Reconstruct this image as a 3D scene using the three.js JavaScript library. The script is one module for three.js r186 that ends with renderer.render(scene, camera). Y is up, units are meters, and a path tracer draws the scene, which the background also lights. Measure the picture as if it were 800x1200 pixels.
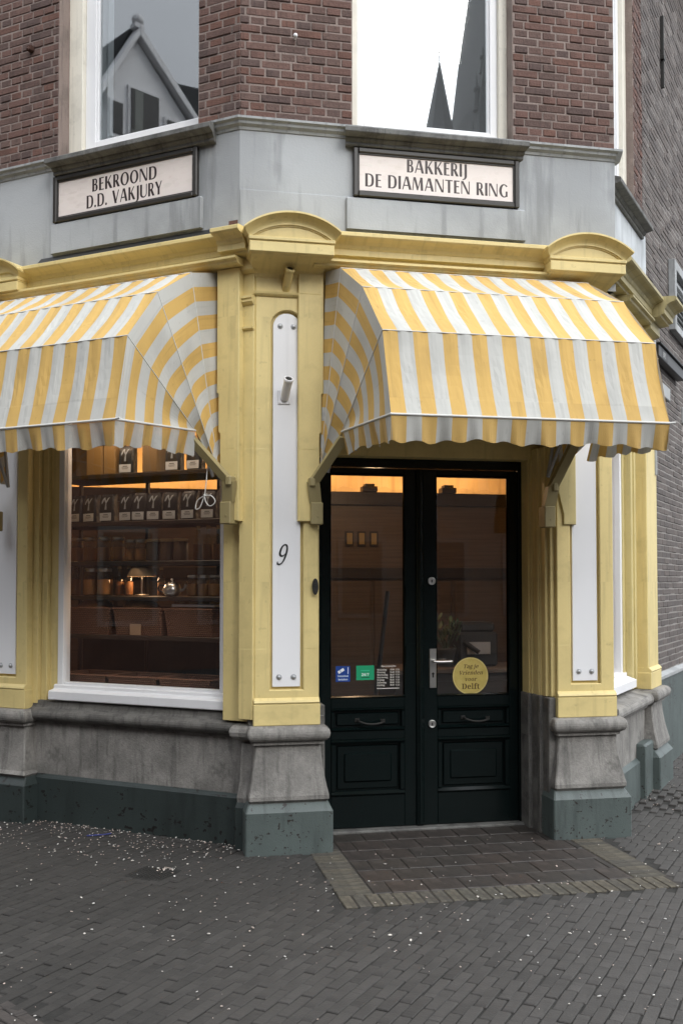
import * as THREE from 'three';
import { mergeGeometries } from 'three/addons/utils/BufferGeometryUtils.js';
import { FontLoader } from 'three/addons/loaders/FontLoader.js';
import { TextGeometry } from 'three/addons/geometries/TextGeometry.js';
import { RectAreaLightUniformsLib } from 'three/addons/lights/RectAreaLightUniformsLib.js';

// ---------------------------------------------------------------- camera, sky, sun, exposure
const scene = new THREE.Scene();
const camera = new THREE.PerspectiveCamera(53.13, 800 / 1200, 0.05, 400);
camera.position.set(-0.62, 1.6, 6.146);
camera.rotation.order = 'YXZ';
camera.rotation.set(THREE.MathUtils.degToRad(2.0), THREE.MathUtils.degToRad(-11.5), 0);
camera.setViewOffset(800, 1200, 0, -40.1, 800, 1200);
scene.add(camera);
const renderer = new THREE.WebGLRenderer({ antialias: true });
renderer.toneMapping = THREE.LinearToneMapping;
renderer.toneMappingExposure = 1.9;
renderer.shadowMap.enabled = true;

const rnd = (seed => () => { seed |= 0; seed = seed + 0x6D2B79F5 | 0; let t = Math.imul(seed ^ seed >>> 15, 1 | seed); t = t + Math.imul(t ^ t >>> 7, 61 | t) ^ t; return ((t ^ t >>> 14) >>> 0) / 4294967296; })(20241);
const R = (a, b) => a + (b - a) * rnd();
const hash = (x, y, s) => { let h = Math.imul(x, 374761393) + Math.imul(y, 668265263) + Math.imul(s, 974634777) | 0; h = Math.imul(h ^ h >>> 13, 1274126177); return ((h ^ h >>> 16) >>> 0) / 4294967296; };
function vn(x, y, p, s) {                                   // value noise, period p
  const xi = Math.floor(x), yi = Math.floor(y), fx = x - xi, fy = y - yi;
  const m = v => ((v % p) + p) % p, u = fx * fx * (3 - 2 * fx), v = fy * fy * (3 - 2 * fy);
  const a = hash(m(xi), m(yi), s), b = hash(m(xi + 1), m(yi), s), c = hash(m(xi), m(yi + 1), s), d = hash(m(xi + 1), m(yi + 1), s);
  return a + (b - a) * u + (c - a) * v + (a - b - c + d) * u * v;
}
function fbm(x, y, p, o, s) { let r = 0, a = .5, t = 0; for (let i = 0; i < o; i++) { r += a * vn(x, y, p, s + i * 17); t += a; x *= 2; y *= 2; p *= 2; a *= .55; } return r / t; }
const clamp = (x, a = 0, b = 1) => Math.max(a, Math.min(b, x));
const sst = (a, b, x) => { const t = clamp((x - a) / (b - a)); return t * t * (3 - 2 * t); };

const SUN = new THREE.Vector3(Math.sin(.38) * Math.cos(.6), Math.sin(.6), Math.cos(.38) * Math.cos(.6));
{ // an overcast evening sky, brightest where the cloud in front of the sun is thin
  const w = 512, h = 256, d = new Float32Array(w * h * 4);
  for (let j = 0; j < h; j++) for (let i = 0; i < w; i++) {
    const ph = ((i + .5) / w - .5) * 2 * Math.PI, th = ((j + .5) / h - .5) * Math.PI;
    const x = Math.cos(ph) * Math.cos(th), y = Math.sin(th), z = Math.sin(ph) * Math.cos(th);
    const c = x * SUN.x + y * SUN.y + z * SUN.z;
    const lobe = Math.exp((c - 1) * 2.6);
    const cl = fbm((i + .5) / w * 8, (j + .5) / h * 4, 8, 5, 3);
    let L = (.44 + .34 * Math.max(0, y)) * (.8 + .4 * cl) + 1.75 * lobe * (.88 + .24 * cl);
    if (y < 0) L = THREE.MathUtils.lerp(L, .12, sst(0, -.12, y));
    const k = (j * w + i) * 4, cool = 1 - .5 * lobe;
    d[k] = L * (1 - .07 * cool); d[k + 1] = L * (1 - .02 * cool); d[k + 2] = L * (1 + .05 * cool); d[k + 3] = 1;
  }
  const t = new THREE.DataTexture(d, w, h, THREE.RGBAFormat, THREE.FloatType);
  t.mapping = THREE.EquirectangularReflectionMapping; t.magFilter = t.minFilter = THREE.LinearFilter; t.wrapS = THREE.RepeatWrapping; t.needsUpdate = true;
  scene.background = t; scene.environment = t;
}
const sun = new THREE.DirectionalLight(new THREE.Color(1, .96, .9), .75);
sun.position.copy(SUN).multiplyScalar(40); sun.castShadow = true; sun.shadow.radius = 30;
sun.shadow.mapSize.set(2048, 2048); Object.assign(sun.shadow.camera, { left: -9, right: 9, top: 9, bottom: -9, near: 1, far: 80 });
scene.add(sun, sun.target);

// ---------------------------------------------------------------- frames: D the door front, L the window front, Q the side front
const W = 2.459, AL = THREE.MathUtils.degToRad(37.2), AR = THREE.MathUtils.degToRad(50.7);
const ANG = { D: 0, L: -AL, Q: AR }, ORG = { D: [0, 0, 0], L: [0, 0, 0], Q: [W, 0, 0] };
const FM = {};
for (const k in ANG) FM[k] = new THREE.Matrix4().makeRotationY(ANG[k]).setPosition(...ORG[k]);
const wp = (fr, u, y, n) => new THREE.Vector3(u, y, n).applyMatrix4(FM[fr]);
const TL = Math.tan(AL / 2), TR = Math.tan(AR / 2);

// ---------------------------------------------------------------- geometry helpers (facade coordinates: u along, y up, n out)
function polys(list, center) {                              // flat polygons -> geometry; turned outward from center when given
  const pos = [];
  const a = new THREE.Vector3(), b = new THREE.Vector3(), n = new THREE.Vector3(), m = new THREE.Vector3();
  for (let p of list) {
    if (center) {
      a.subVectors(p[1], p[0]); b.subVectors(p[2], p[0]); n.crossVectors(a, b); m.set(0, 0, 0); p.forEach(q => m.add(q)); m.divideScalar(p.length).sub(center);
      if (n.dot(m) < 0) p = [...p].reverse();
    }
    for (let i = 1; i + 1 < p.length; i++) for (const q of [p[0], p[i], p[i + 1]]) pos.push(q.x, q.y, q.z);
  }
  const g = new THREE.BufferGeometry(); g.setAttribute('position', new THREE.Float32BufferAttribute(pos, 3)); g.computeVertexNormals(); return g;
}
const V = (x, y, z) => new THREE.Vector3(x, y, z);
function cb(u0, u1, y0, y1, n0, n1, c = .003) {             // a box with chamfered edges
  const ce = V((u0 + u1) / 2, (y0 + y1) / 2, (n0 + n1) / 2), h = [(u1 - u0) / 2, (y1 - y0) / 2, (n1 - n0) / 2];
  c = Math.min(c, ...h.map(x => x * .45));
  const P = (s, ax) => { const v = [0, 1, 2].map(i => s[i] * (i === ax ? h[i] : h[i] - c)); return V(...v).add(ce); };
  const L = [];
  for (let ax = 0; ax < 3; ax++) for (const s of [-1, 1]) {
    const [b, d] = [(ax + 1) % 3, (ax + 2) % 3];
    L.push([[-1, -1], [1, -1], [1, 1], [-1, 1]].map(([q, r]) => { const k = []; k[ax] = s; k[b] = q; k[d] = r; return P(k, ax); }));
    for (const s2 of [-1, 1]) L.push([[-1, ax], [1, ax], [1, b], [-1, b]].map(([q, f]) => { const k = []; k[ax] = s; k[b] = s2; k[d] = q; return P(k, f); }));
  }
  for (const x of [-1, 1]) for (const y of [-1, 1]) for (const z of [-1, 1]) L.push([0, 1, 2].map(a => P([x, y, z], a)));
  return polys(L, ce);
}
function prof(pts, u0, u1, k0 = 0, k1 = 0) {                // moulding: polygon of [n, y] drawn along u; k mitres the ends
  const L = [], N = pts.length, A = p => V(u0 - k0 * p[0], p[1], p[0]), B = p => V(u1 + k1 * p[0], p[1], p[0]);
  const tri = THREE.ShapeUtils.triangulateShape(pts.map(p => new THREE.Vector2(p[0], p[1])), []);
  const cw = THREE.ShapeUtils.area(pts.map(p => new THREE.Vector2(p[0], p[1]))) < 0;
  for (let i = 0; i < N; i++) { const p = pts[i], q = pts[(i + 1) % N]; const f = [A(p), A(q), B(q), B(p)]; L.push(cw ? f : f.reverse()); }
  for (const [a, b, c] of tri) { const f = [pts[a], pts[b], pts[c]]; const ar = THREE.ShapeUtils.area(f.map(p => new THREE.Vector2(p[0], p[1]))); const o = ar > 0 ? f : [...f].reverse(); L.push(o.map(A)); L.push([...o].reverse().map(B)); }
  return polys(L);
}
function arcp(cn, cy, rn, ry, a0, a1, k = 6) { const o = []; for (let i = 0; i <= k; i++) { const a = THREE.MathUtils.degToRad(a0 + (a1 - a0) * i / k); o.push([cn + rn * Math.cos(a), cy + ry * Math.sin(a)]); } return o; }
function loft(rings, bk = -.34, c = .008) {                 // stacked rings [uL, uR, nF, y] with softened front corners
  const P = ([a, b, n, y]) => [V(a, y, bk), V(a, y, n - c), V(a + c, y, n), V(b - c, y, n), V(b, y, n - c), V(b, y, bk)];
  const L = []; let prev = null;
  for (const r of rings) { const p = P(r); if (prev) for (let i = 0; i < 6; i++) { const j = (i + 1) % 6; L.push([prev[i], prev[j], p[j], p[i]]); } else L.push([...p]); prev = p; }
  L.push([...prev].reverse());
  return polys(L);
}
function ext(shape, n0, n1, bev = 0, cs = 12) {             // a shape in (u, y) given depth
  const d = n1 - n0 - bev;
  const g = new THREE.ExtrudeGeometry(shape, { depth: d, bevelEnabled: bev > 0, bevelThickness: bev, bevelSize: bev, bevelOffset: -bev, bevelSegments: 1, curveSegments: cs });
  g.translate(0, 0, n0); return g;
}
function pl(pts) { const s = new THREE.Shape(); pts.forEach((p, i) => i ? s.lineTo(...p) : s.moveTo(...p)); s.closePath(); return s; }
function tube(pts, r, seg = 8, rad = 8, closed = false) {
  const c = pts.length === 2 ? new THREE.LineCurve3(V(...pts[0]), V(...pts[1])) : new THREE.CatmullRomCurve3(pts.map(p => V(...p)), closed);
  return new THREE.TubeGeometry(c, pts.length === 2 ? 1 : seg, r, rad, closed);
}
function rod(a, b, r, rad = 10) { const A = V(...a), B = V(...b), d = B.clone().sub(A), g = new THREE.CylinderGeometry(r, r, d.length(), rad); g.applyQuaternion(new THREE.Quaternion().setFromUnitVectors(V(0, 1, 0), d.clone().normalize())); g.translate((A.x + B.x) / 2, (A.y + B.y) / 2, (A.z + B.z) / 2); return g; }
function bar(pts, w, t) {                                   // flat strip of section w (along u) x t following [u, y, n] points
  const L = []; let prev = null;
  pts.forEach((p, i) => {
    const a = pts[Math.max(0, i - 1)], b = pts[Math.min(pts.length - 1, i + 1)], dy = b[1] - a[1], dn = b[2] - a[2], l = Math.hypot(dy, dn) || 1, cy = -dn / l * t / 2, cn = dy / l * t / 2;
    const r = [V(p[0] - w / 2, p[1] - cy, p[2] - cn), V(p[0] + w / 2, p[1] - cy, p[2] - cn), V(p[0] + w / 2, p[1] + cy, p[2] + cn), V(p[0] - w / 2, p[1] + cy, p[2] + cn)];
    if (prev) for (let k = 0; k < 4; k++) { const m = (k + 1) % 4; L.push([prev[k], prev[m], r[m], r[k]]); } else L.push([...r].reverse());
    prev = r;
  });
  L.push(prev); return polys(L);
}
const disc = (u, y, n, r, d, seg = 20) => { const g = new THREE.CylinderGeometry(r * .9, r, d, seg); g.rotateX(Math.PI / 2); g.translate(u, y, n + d / 2); return g; };
function uvBox(g) {
  const p = g.attributes.position, uv = new Float32Array(p.count * 2), a = V(0, 0, 0), b = V(0, 0, 0), c = V(0, 0, 0);
  for (let i = 0; i < p.count; i += 3) {
    a.fromBufferAttribute(p, i); b.fromBufferAttribute(p, i + 1); c.fromBufferAttribute(p, i + 2);
    const n = b.clone().sub(a).cross(c.clone().sub(a)); const x = Math.abs(n.x), y = Math.abs(n.y), z = Math.abs(n.z);
    [a, b, c].forEach((q, k) => { const o = (i + k) * 2; if (z >= x && z >= y) { uv[o] = q.x; uv[o + 1] = q.y; } else if (x >= y) { uv[o] = q.z + 3.7; uv[o + 1] = q.y; } else { uv[o] = q.x; uv[o + 1] = q.z + 1.3; } });
  }
  g.setAttribute('uv', new THREE.BufferAttribute(uv, 2)); return g;
}
function join(list) {
  if (!Array.isArray(list)) list = [list];
  const o = list.map(g => { const h = g.index ? g.toNonIndexed() : g.clone(); for (const k of Object.keys(h.attributes)) if (k !== 'position' && k !== 'normal') h.deleteAttribute(k); return h; });
  return uvBox(o.length > 1 ? mergeGeometries(o) : o[0]);
}

// ---------------------------------------------------------------- scene helpers
const used = {};
function numbered(n) { const k = used[n] = (used[n] ?? -1) + 1; return k ? `${n}_${String(k).padStart(3, '0')}` : n; }
function tag(o, label, category, group) { Object.assign(o.userData, { label, category }); if (group) o.userData.group = group; return o; }
function thing(name, label, category, fr, [u, y, n] = [0, 0, 0], group) {
  const o = new THREE.Group(); o.name = numbered(name); scene.add(o);
  if (fr) { o.position.copy(wp(fr, u, y, n)); o.rotation.y = ANG[fr]; } else o.position.set(u, y, n);
  return tag(o, label, category, group);
}
function part(name, geos, m, parent, fr, raw) {             // fr bakes the facade frame in (for the building, whose base is the origin)
  const g = raw ? geos : join(geos); if (fr) g.applyMatrix4(FM[fr]);
  const o = new THREE.Mesh(g, m); o.name = name; o.castShadow = o.receiveShadow = true; parent.add(o); return o;
}
function dup(src, label, fr, [u, y, n], turn = 0) {
  const r = src.clone(); r.name = numbered(src.name.replace(/_\d{3}$/, '')); r.userData = { ...src.userData, label }; scene.add(r);
  r.position.copy(wp(fr, u, y, n)); r.rotation.y = ANG[fr] + turn; return r;
}

// ---------------------------------------------------------------- textures and materials
function tex(w, h, fn, size, srgb = true) {                 // fn(i/w, j/h) -> grey or [r, g, b], linear
  const d = new Uint8Array(w * h * 4), e = v => Math.round(255 * (srgb ? Math.pow(clamp(v), 1 / 2.2) : clamp(v)));
  for (let j = 0; j < h; j++) for (let i = 0; i < w; i++) { const r = fn(i / w, j / h, i, j), k = (j * w + i) * 4; if (typeof r === 'number') d[k] = d[k + 1] = d[k + 2] = e(r); else { d[k] = e(r[0]); d[k + 1] = e(r[1]); d[k + 2] = e(r[2]); } d[k + 3] = 255; }
  const t = new THREE.DataTexture(d, w, h); t.wrapS = t.wrapT = THREE.RepeatWrapping; t.magFilter = THREE.LinearFilter; t.minFilter = THREE.LinearMipmapLinearFilter; t.generateMipmaps = true;
  if (srgb) t.colorSpace = THREE.SRGBColorSpace; if (size) t.repeat.set(1 / size[0], 1 / size[1]); t.needsUpdate = true; return t;
}
function rep(t, x, y) { const c = t.clone(); c.repeat.set(1 / x, 1 / y); c.needsUpdate = true; return c; }
const lin = (r, g, b) => new THREE.Color().setRGB(r, g, b);
const std = (c, rough, o = {}) => new THREE.MeshStandardMaterial({ color: c, roughness: rough, ...o });
const grain = tex(512, 512, (x, y) => .5 * fbm(x * 24, y * 24, 24, 4, 5) + .5 * fbm(x * 90, y * 90, 90, 2, 9), [.5, .5], false);
const wave = tex(256, 256, (x, y) => fbm(x * 5, y * 3, 15, 3, 51), [1.2, 1.2], false);
const paintMap = tex(1024, 1024, (x, y) => { const d = fbm(x * 6, y * 6, 6, 5, 11), s = fbm(x * 60, y * 3, 60, 3, 21); const v = 1 - .10 * sst(.35, .8, d) - .13 * sst(.55, .85, s) - .07 * sst(.6, .75, fbm(x * 12, y * 16, 48, 4, 27)) - .03 * vn(x * 200, y * 200, 200, 4); const spot = fbm(x * 40, y * 40, 40, 3, 61) > .81 ? .9 : 1; return [v * spot, v * spot * .985, v * spot * .95]; }, [1.6, 1.6]);
const plasterMap = tex(1024, 1024, (x, y) => { const d = fbm(x * 4, y * 4, 4, 6, 31), s = fbm(x * 36, y * 3, 36, 4, 41), b = fbm(x * 9, y * 7, 18, 3, 47); return (1 - .22 * sst(.35, .75, d)) * (1 - .26 * sst(.52, .8, s)) * (.94 + .1 * b); }, [2.2, 1.6]);
const stoneMap = tex(1024, 1024, (x, y) => { const d = fbm(x * 7, y * 6, 42, 6, 71), s = fbm(x * 40, y * 4, 40, 4, 81), f = fbm(x * 110, y * 110, 110, 2, 91), q = fbm(x * 14, y * 12, 42, 4, 97); const v = (.58 + .42 * sst(.2, .75, d)) * (1 - .36 * sst(.5, .82, s)) * (.82 + .32 * f) * (1 - .3 * sst(.66, .8, q)); return [v, v * .985, v * .955]; }, [1.3, 1.3]);
const chipMap = tex(1024, 1024, (x, y) => { const d = fbm(x * 5, y * 5, 5, 5, 101), c = fbm(x * 62, y * 78, 62 * 39, 4, 111), s = fbm(x * 30, y * 4, 60, 3, 121), big = fbm(x * 4, y * 5, 20, 3, 131); const v = .7 + .4 * d - .22 * sst(.5, .85, s); return c + .62 * (big - .5) > .80 ? [.25, .15, .14] : [v, v, v]; }, [1.1, 1.1]);
const roughMap = tex(512, 512, (x, y) => .75 + .4 * (fbm(x * 8, y * 8, 8, 4, 141) - .5), [.7, .7], false);

const M = {};
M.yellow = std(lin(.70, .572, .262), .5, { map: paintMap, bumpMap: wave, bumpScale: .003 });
M.armBrown = std(lin(.30, .245, .115), .55);  // olive brown tone for the awning arms and brackets
M.yellowShadeDirt = std(lin(.44, .375, .19), .6, { map: rep(plasterMap, .7, .5) });  // side front yellow, darkened for its shade as well as its dirt
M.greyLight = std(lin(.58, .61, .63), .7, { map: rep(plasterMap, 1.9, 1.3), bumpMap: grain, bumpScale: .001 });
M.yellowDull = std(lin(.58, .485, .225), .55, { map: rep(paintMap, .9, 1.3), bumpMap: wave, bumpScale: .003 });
const cleanMap = tex(512, 512, (x, y) => 1 - .07 * sst(.4, .8, fbm(x * 5, y * 5, 5, 4, 161)) - .05 * sst(.6, .9, fbm(x * 40, y * 2, 40, 3, 171)), [1.9, 3.3]);
M.white = std(lin(.78, .78, .79), .4, { map: cleanMap });
M.cream = std(lin(.76, .73, .65), .45, { map: rep(paintMap, 1.1, 1.7) });
M.grey = std(lin(.405, .42, .43), .75, { map: plasterMap, bumpMap: grain, bumpScale: .0012 });
M.greyTrim = std(lin(.36, .37, .37), .7, { map: rep(plasterMap, .9, .7), bumpMap: grain, bumpScale: .001 });
M.sillStone = std(lin(.15, .15, .145), .75, { map: rep(stoneMap, .8, .5), bumpMap: grain, bumpScale: .0015 });
M.stone = std(lin(.265, .256, .243), .85, { map: stoneMap, bumpMap: grain, bumpScale: .003 });
M.stoneDark = std(lin(.15, .145, .137), .85, { map: rep(stoneMap, .9, .6), bumpMap: grain, bumpScale: .003 });
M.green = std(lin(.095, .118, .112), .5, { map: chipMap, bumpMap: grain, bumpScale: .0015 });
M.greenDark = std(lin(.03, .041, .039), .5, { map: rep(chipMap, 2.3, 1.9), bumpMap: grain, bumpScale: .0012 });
M.mortarGrey = std(lin(.24, .222, .205), .95, { bumpMap: grain, bumpScale: .003 });
M.mortar = std(lin(.26, .205, .18), .95, { map: rep(plasterMap, .5, .4), bumpMap: grain, bumpScale: .004 });
M.bricks = [[.138, .074, .059], [.122, .071, .058], [.148, .084, .068], [.11, .068, .057], [.13, .08, .066], [.096, .061, .053], [.142, .07, .052]].map((c, i) => std(lin(...c), .9, { map: rep(plasterMap, .31 + .03 * i, .23 + .02 * i), bumpMap: grain, bumpScale: .004 }));
M.door = new THREE.MeshPhysicalMaterial({ color: lin(.003, .0065, .0065), roughness: .28, specularIntensity: .55, bumpMap: wave, bumpScale: .0025, roughnessMap: roughMap });
M.black = std(lin(.012, .012, .012), .45);
M.iron = std(lin(.025, .024, .022), .6, { metalness: .4, bumpMap: grain, bumpScale: .001 });
M.steel = std(lin(.62, .61, .59), .3, { metalness: 1 });
M.galv = std(lin(.42, .43, .44), .45, { metalness: .6 });
M.signFrame = std(lin(.025, .022, .019), .35);
M.glass = new THREE.MeshPhysicalMaterial({ color: 0xffffff, roughness: .01, transmission: 1, thickness: 0, ior: 1.66 });
M.glassUp = new THREE.MeshPhysicalMaterial({ color: lin(.8, .83, .85), roughness: .015, transmission: 1, thickness: 0, ior: 2.1 });
M.sunGlass = new THREE.MeshPhysicalMaterial({ color: lin(.72, .75, .76), roughness: .012, metalness: .92 });
M.curtain = new THREE.MeshPhysicalMaterial({ color: lin(.7, .71, .69), roughness: 1, transmission: .35, thickness: 0 });
M.darkRoom = std(lin(.12, .115, .105), .95);
M.wood = std(lin(.12, .078, .048), .5, { map: tex(512, 256, (x, y) => .6 + .6 * fbm(x * 3, y * 40, 120, 4, 151), [1.2, .5]) });
M.darkWood = std(lin(.035, .022, .014), .45, { map: M.wood.map });
M.interior = std(lin(.5, .36, .2), .8, { map: rep(plasterMap, 1.4, 1.4) });
M.floorTile = std(lin(.12, .1, .08), .5, { map: rep(stoneMap, 1.7, 1.7) });
M.slate = std(lin(.016, .018, .02), .95, { map: rep(stoneMap, 2, 2) });
M.frameMid = std(lin(.12, .12, .115), .6);
M.frameDark = std(lin(.02, .025, .022), .5);

// ================================================================ THE CORNER BUILDING
const B = tag(new THREE.Group(), 'corner bakery building with yellow shopfront, grey band and brick upper floor', 'building'); B.name = 'corner_building'; scene.add(B);
const b = (name, geos, m, fr = 'D', parent = B, label) => { const o = part(name, geos, m, parent, fr); if (label) o.userData.label = label; return o; };
const YS = 4.43;                                            // where the brickwork starts
const hole = (u0, u1, y0, y1, a, bb, c, d, n0, n1, k0 = 0, k1 = 0) => {   // wall u0..u1, y0..y1 with an opening a..bb, c..d
  const box = (p, q, r, s, e0 = 0, e1 = 0) => prof([[n0, r], [n1, r], [n1, s], [n0, s]], p, q, e0, e1);
  return [box(u0, a, y0, y1, k0, 0), box(bb, u1, y0, y1, 0, k1), ...(c > y0 ? [box(a, bb, y0, c)] : []), ...(d < y1 ? [box(a, bb, d, y1)] : [])];
};
const LF = -4.6, QF = 1.65, TOP = 7.3, LW = [-1.42, -.305, 4.45, 6.6], DW = [.70, 1.757, 4.45, 6.6], QW = [.42, 1.34, 4.45, 6.6];
const QN = -.15;                                            // the side front stands back
const wallL = b('brick_wall', hole(LF, 0, YS - .03, TOP, ...LW, -.3, -.006, 0, TL), M.mortar, 'L');
const wallD = b('brick_wall', hole(0, W, YS - .03, TOP, ...DW, -.3, -.006, TL, 0), M.mortar, 'D');
const wallQ = b('brick_wall', hole(.02, QF, YS - .03, TOP, ...QW, -.42, QN - .006), M.mortar, 'Q');

// bricks: every one a mesh while it can be told apart, the rest of the wall joined
const bricks = [], CH = .0533, BH = .0448, BL = .181, HD = .0862, JT = .0088;
const brickGeo = new Map();
function brickShape(len, v) { const k = Math.round(len * 500) + '_' + v; if (!brickGeo.has(k)) { const g = join(cb(-len / 2, len / 2, -BH / 2, BH / 2, -.1, 0, .004)); const uv = g.attributes.uv, o = v * .173; for (let i = 0; i < uv.count; i++) uv.setXY(i, uv.getX(i) + o, uv.getY(i) + o * 1.7); brickGeo.set(k, g); } return brickGeo.get(k); }
function brickField(fr, wall, u0, u1, y0, y1, nf, rank) {
  for (let r = 0, y = YS + .006; y + BH < TOP; r++, y += CH) {
    if (y < y0 || y > y1) continue;
    const st = r % 2 === 0, L = (st ? BL : HD) + JT, off = st ? (r % 4 ? .5 : 0) * L : L * .25;
    for (let k = Math.floor((u0 + 3 - off) / L) - 1; ; k++) {
      let a = k * L + off - 3, e = a + L - JT; if (a > u1) break; if (e < u0) continue;
      a = Math.max(a, u0); e = Math.min(e, u1); if (e - a < .025) continue;
      bricks.push({ fr, wall, u: (a + e) / 2, y: y + BH / 2 + R(-.0012, .0012), len: e - a - R(0, .003), n: nf, rank: rank(y) });
    }
  }
}
const near = y => y < 5.55 ? 0 : 1;
brickField('D', wallD, 0.002, DW[0] - .003, 4, 6.55, 0, near); brickField('D', wallD, DW[1] + .003, W, 4, 6.55, 0, near);
brickField('D', wallD, 0.002, W, 6.62, 9, 0, () => 2);
brickField('L', wallL, LW[1] + .003, -.002, 4, 6.55, 0, near); brickField('L', wallL, -2.0, LW[0] - .003, 4, 6.55, 0, y => y < 5.65 ? .5 : 1);
brickField('L', wallL, LF, -2.01, 4, 6.55, 0, () => 2); brickField('L', wallL, LF, 0, 6.62, 9, 0, () => 2);
brickField('Q', wallQ, QW[1] + .003, QF, 4, 6.55, QN, () => 1.5); brickField('Q', wallQ, .03, QW[0] - .003, 4, 6.55, QN, () => 2); brickField('Q', wallQ, .03, QF, 6.62, 9, QN, () => 2);
bricks.sort((p, q) => p.rank - q.rank || p.y - q.y);
{
  const rest = new Map();
  bricks.forEach((q, i) => {
    const v = Math.floor(rnd() * 4), m = Math.floor(Math.pow(rnd(), 1.1) * M.bricks.length), dn = R(-.0045, .0025), g = brickShape(q.len, v);
    if (i < 300) { const o = new THREE.Mesh(g, M.bricks[m]); o.name = 'brick'; o.position.copy(wp(q.fr, q.u, q.y, q.n + dn)); o.rotation.set(0, ANG[q.fr] + R(-.004, .004), 0); o.rotateZ(R(-.006, .006)); o.castShadow = o.receiveShadow = true; q.wall.add(o); }
    else { const k = q.wall.uuid + m; if (!rest.has(k)) rest.set(k, { w: q.wall, m, l: [] }); rest.get(k).l.push(g.clone().applyMatrix4(new THREE.Matrix4().makeRotationY(ANG[q.fr]).setPosition(wp(q.fr, q.u, q.y, q.n + dn)))); }
  });
  for (const { w, m, l } of rest.values()) { const o = new THREE.Mesh(mergeGeometries(l), M.bricks[m]); o.name = 'brickwork'; o.userData.kind = 'stuff'; o.castShadow = o.receiveShadow = true; w.add(o); }
}

// grey rendered band with its string course
const band = (y0, y1, n1) => [[-.3, y0], [n1, y0], [n1, y1], [-.3, y1]];
b('stone_band', prof(band(3.5, 4.37, 0), LF, 0, 0, TL), M.grey, 'L');
b('stone_band', prof(band(3.5, 4.37, 0), 0, W, TL, 0), M.grey, 'D');
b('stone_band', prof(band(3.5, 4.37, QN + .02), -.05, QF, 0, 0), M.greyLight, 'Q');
b('stone_band', [prof([[-.1, 3.52], [.003, 3.52], [.003, 3.987], [.0005, 3.99], [-.1, 3.992]], .004, .655, TL, 0)], M.grey, 'D');
const slab = (u0, u1) => loft([[u0, u1, .026, 3.785], [u0, u1, .026, 3.975], [u0 + .006, u1 - .006, .018, 3.984]], -.05, .005);
b('apron_slab', slab(.657, 1.83), M.grey, 'D'); b('apron_slab', slab(-1.455, -.262), M.grey, 'L');
const string = [[-.2, 4.356], [.006, 4.356], [.012, 4.372], [.03, 4.385], [.034, 4.40], [.05, 4.41], [.05, 4.424], [.0, 4.434], [-.2, 4.434]];
b('string_course', prof(string, LF, 0, 0, TL), M.greyTrim, 'L');
b('string_course', [prof(string, 0, W, TL, 0), prof(string.map(([n, y]) => [n, y]), 0, .16, 0, 0)].slice(0, 1), M.greyTrim, 'D');
b('string_course', prof([[-.05, 4.356], [.006, 4.356], [.03, 4.385], [.05, 4.41], [.05, 4.424], [-.05, 4.434]].map(([n, y]) => [n - .0, y]), W - .0005, W + .034), M.greyTrim, 'D');
const sill = [[-.14, 4.30], [.036, 4.30], [.042, 4.306], [.042, 4.322], [.05, 4.326], [.06, 4.338], [.062, 4.346], [.09, 4.352], [.112, 4.356], [.116, 4.361], [.116, 4.386], [.11, 4.391], [-.08, 4.455], [-.14, 4.456]];
b('window_sill', prof(sill, .655, 1.80, 0.2, 0.2), M.sillStone, 'D'); b('window_sill', prof(sill, -1.41, -.168, .2, .2), M.sillStone, 'L');
b('window_sill', prof(sill.map(([n, y]) => [n + QN, y]), .34, 1.47, .0, .0), M.sillStone, 'Q');

b('flashing_shadow', prof([[-.05, 3.70], [.06, 3.697], [.05, 3.73], [.004, 3.77], [-.05, 3.77]], .58, 1.86), M.black, 'D'); b('flashing_shadow', prof([[-.05, 3.70], [.05, 3.697], [.04, 3.73], [.004, 3.77], [-.05, 3.77]], -1.55, -.1), M.black, 'L');  // black strip: dark flashing plus the shadow line above the cornice, as colour
b('exposed_brick', prof([[-.02, 3.70], [.0035, 3.70], [.0035, 3.80], [-.02, 3.80]], -.075, -.012), M.bricks[6], 'L');
b('wall_hook', [rod([.335, 4.955, -.01], [.335, 4.955, .03], .008), new THREE.SphereGeometry(.014, 12, 8).translate(.335, 4.957, .034)], M.white, 'D'); b('iron_stub', [cb(-1.675, -1.635, 5.21, 5.25, -.01, .035, .006), rod([-1.655, 5.23, .03], [-1.64, 5.2, .06], .008)], std(lin(.05, .02, .012), .9), 'L');
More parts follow.
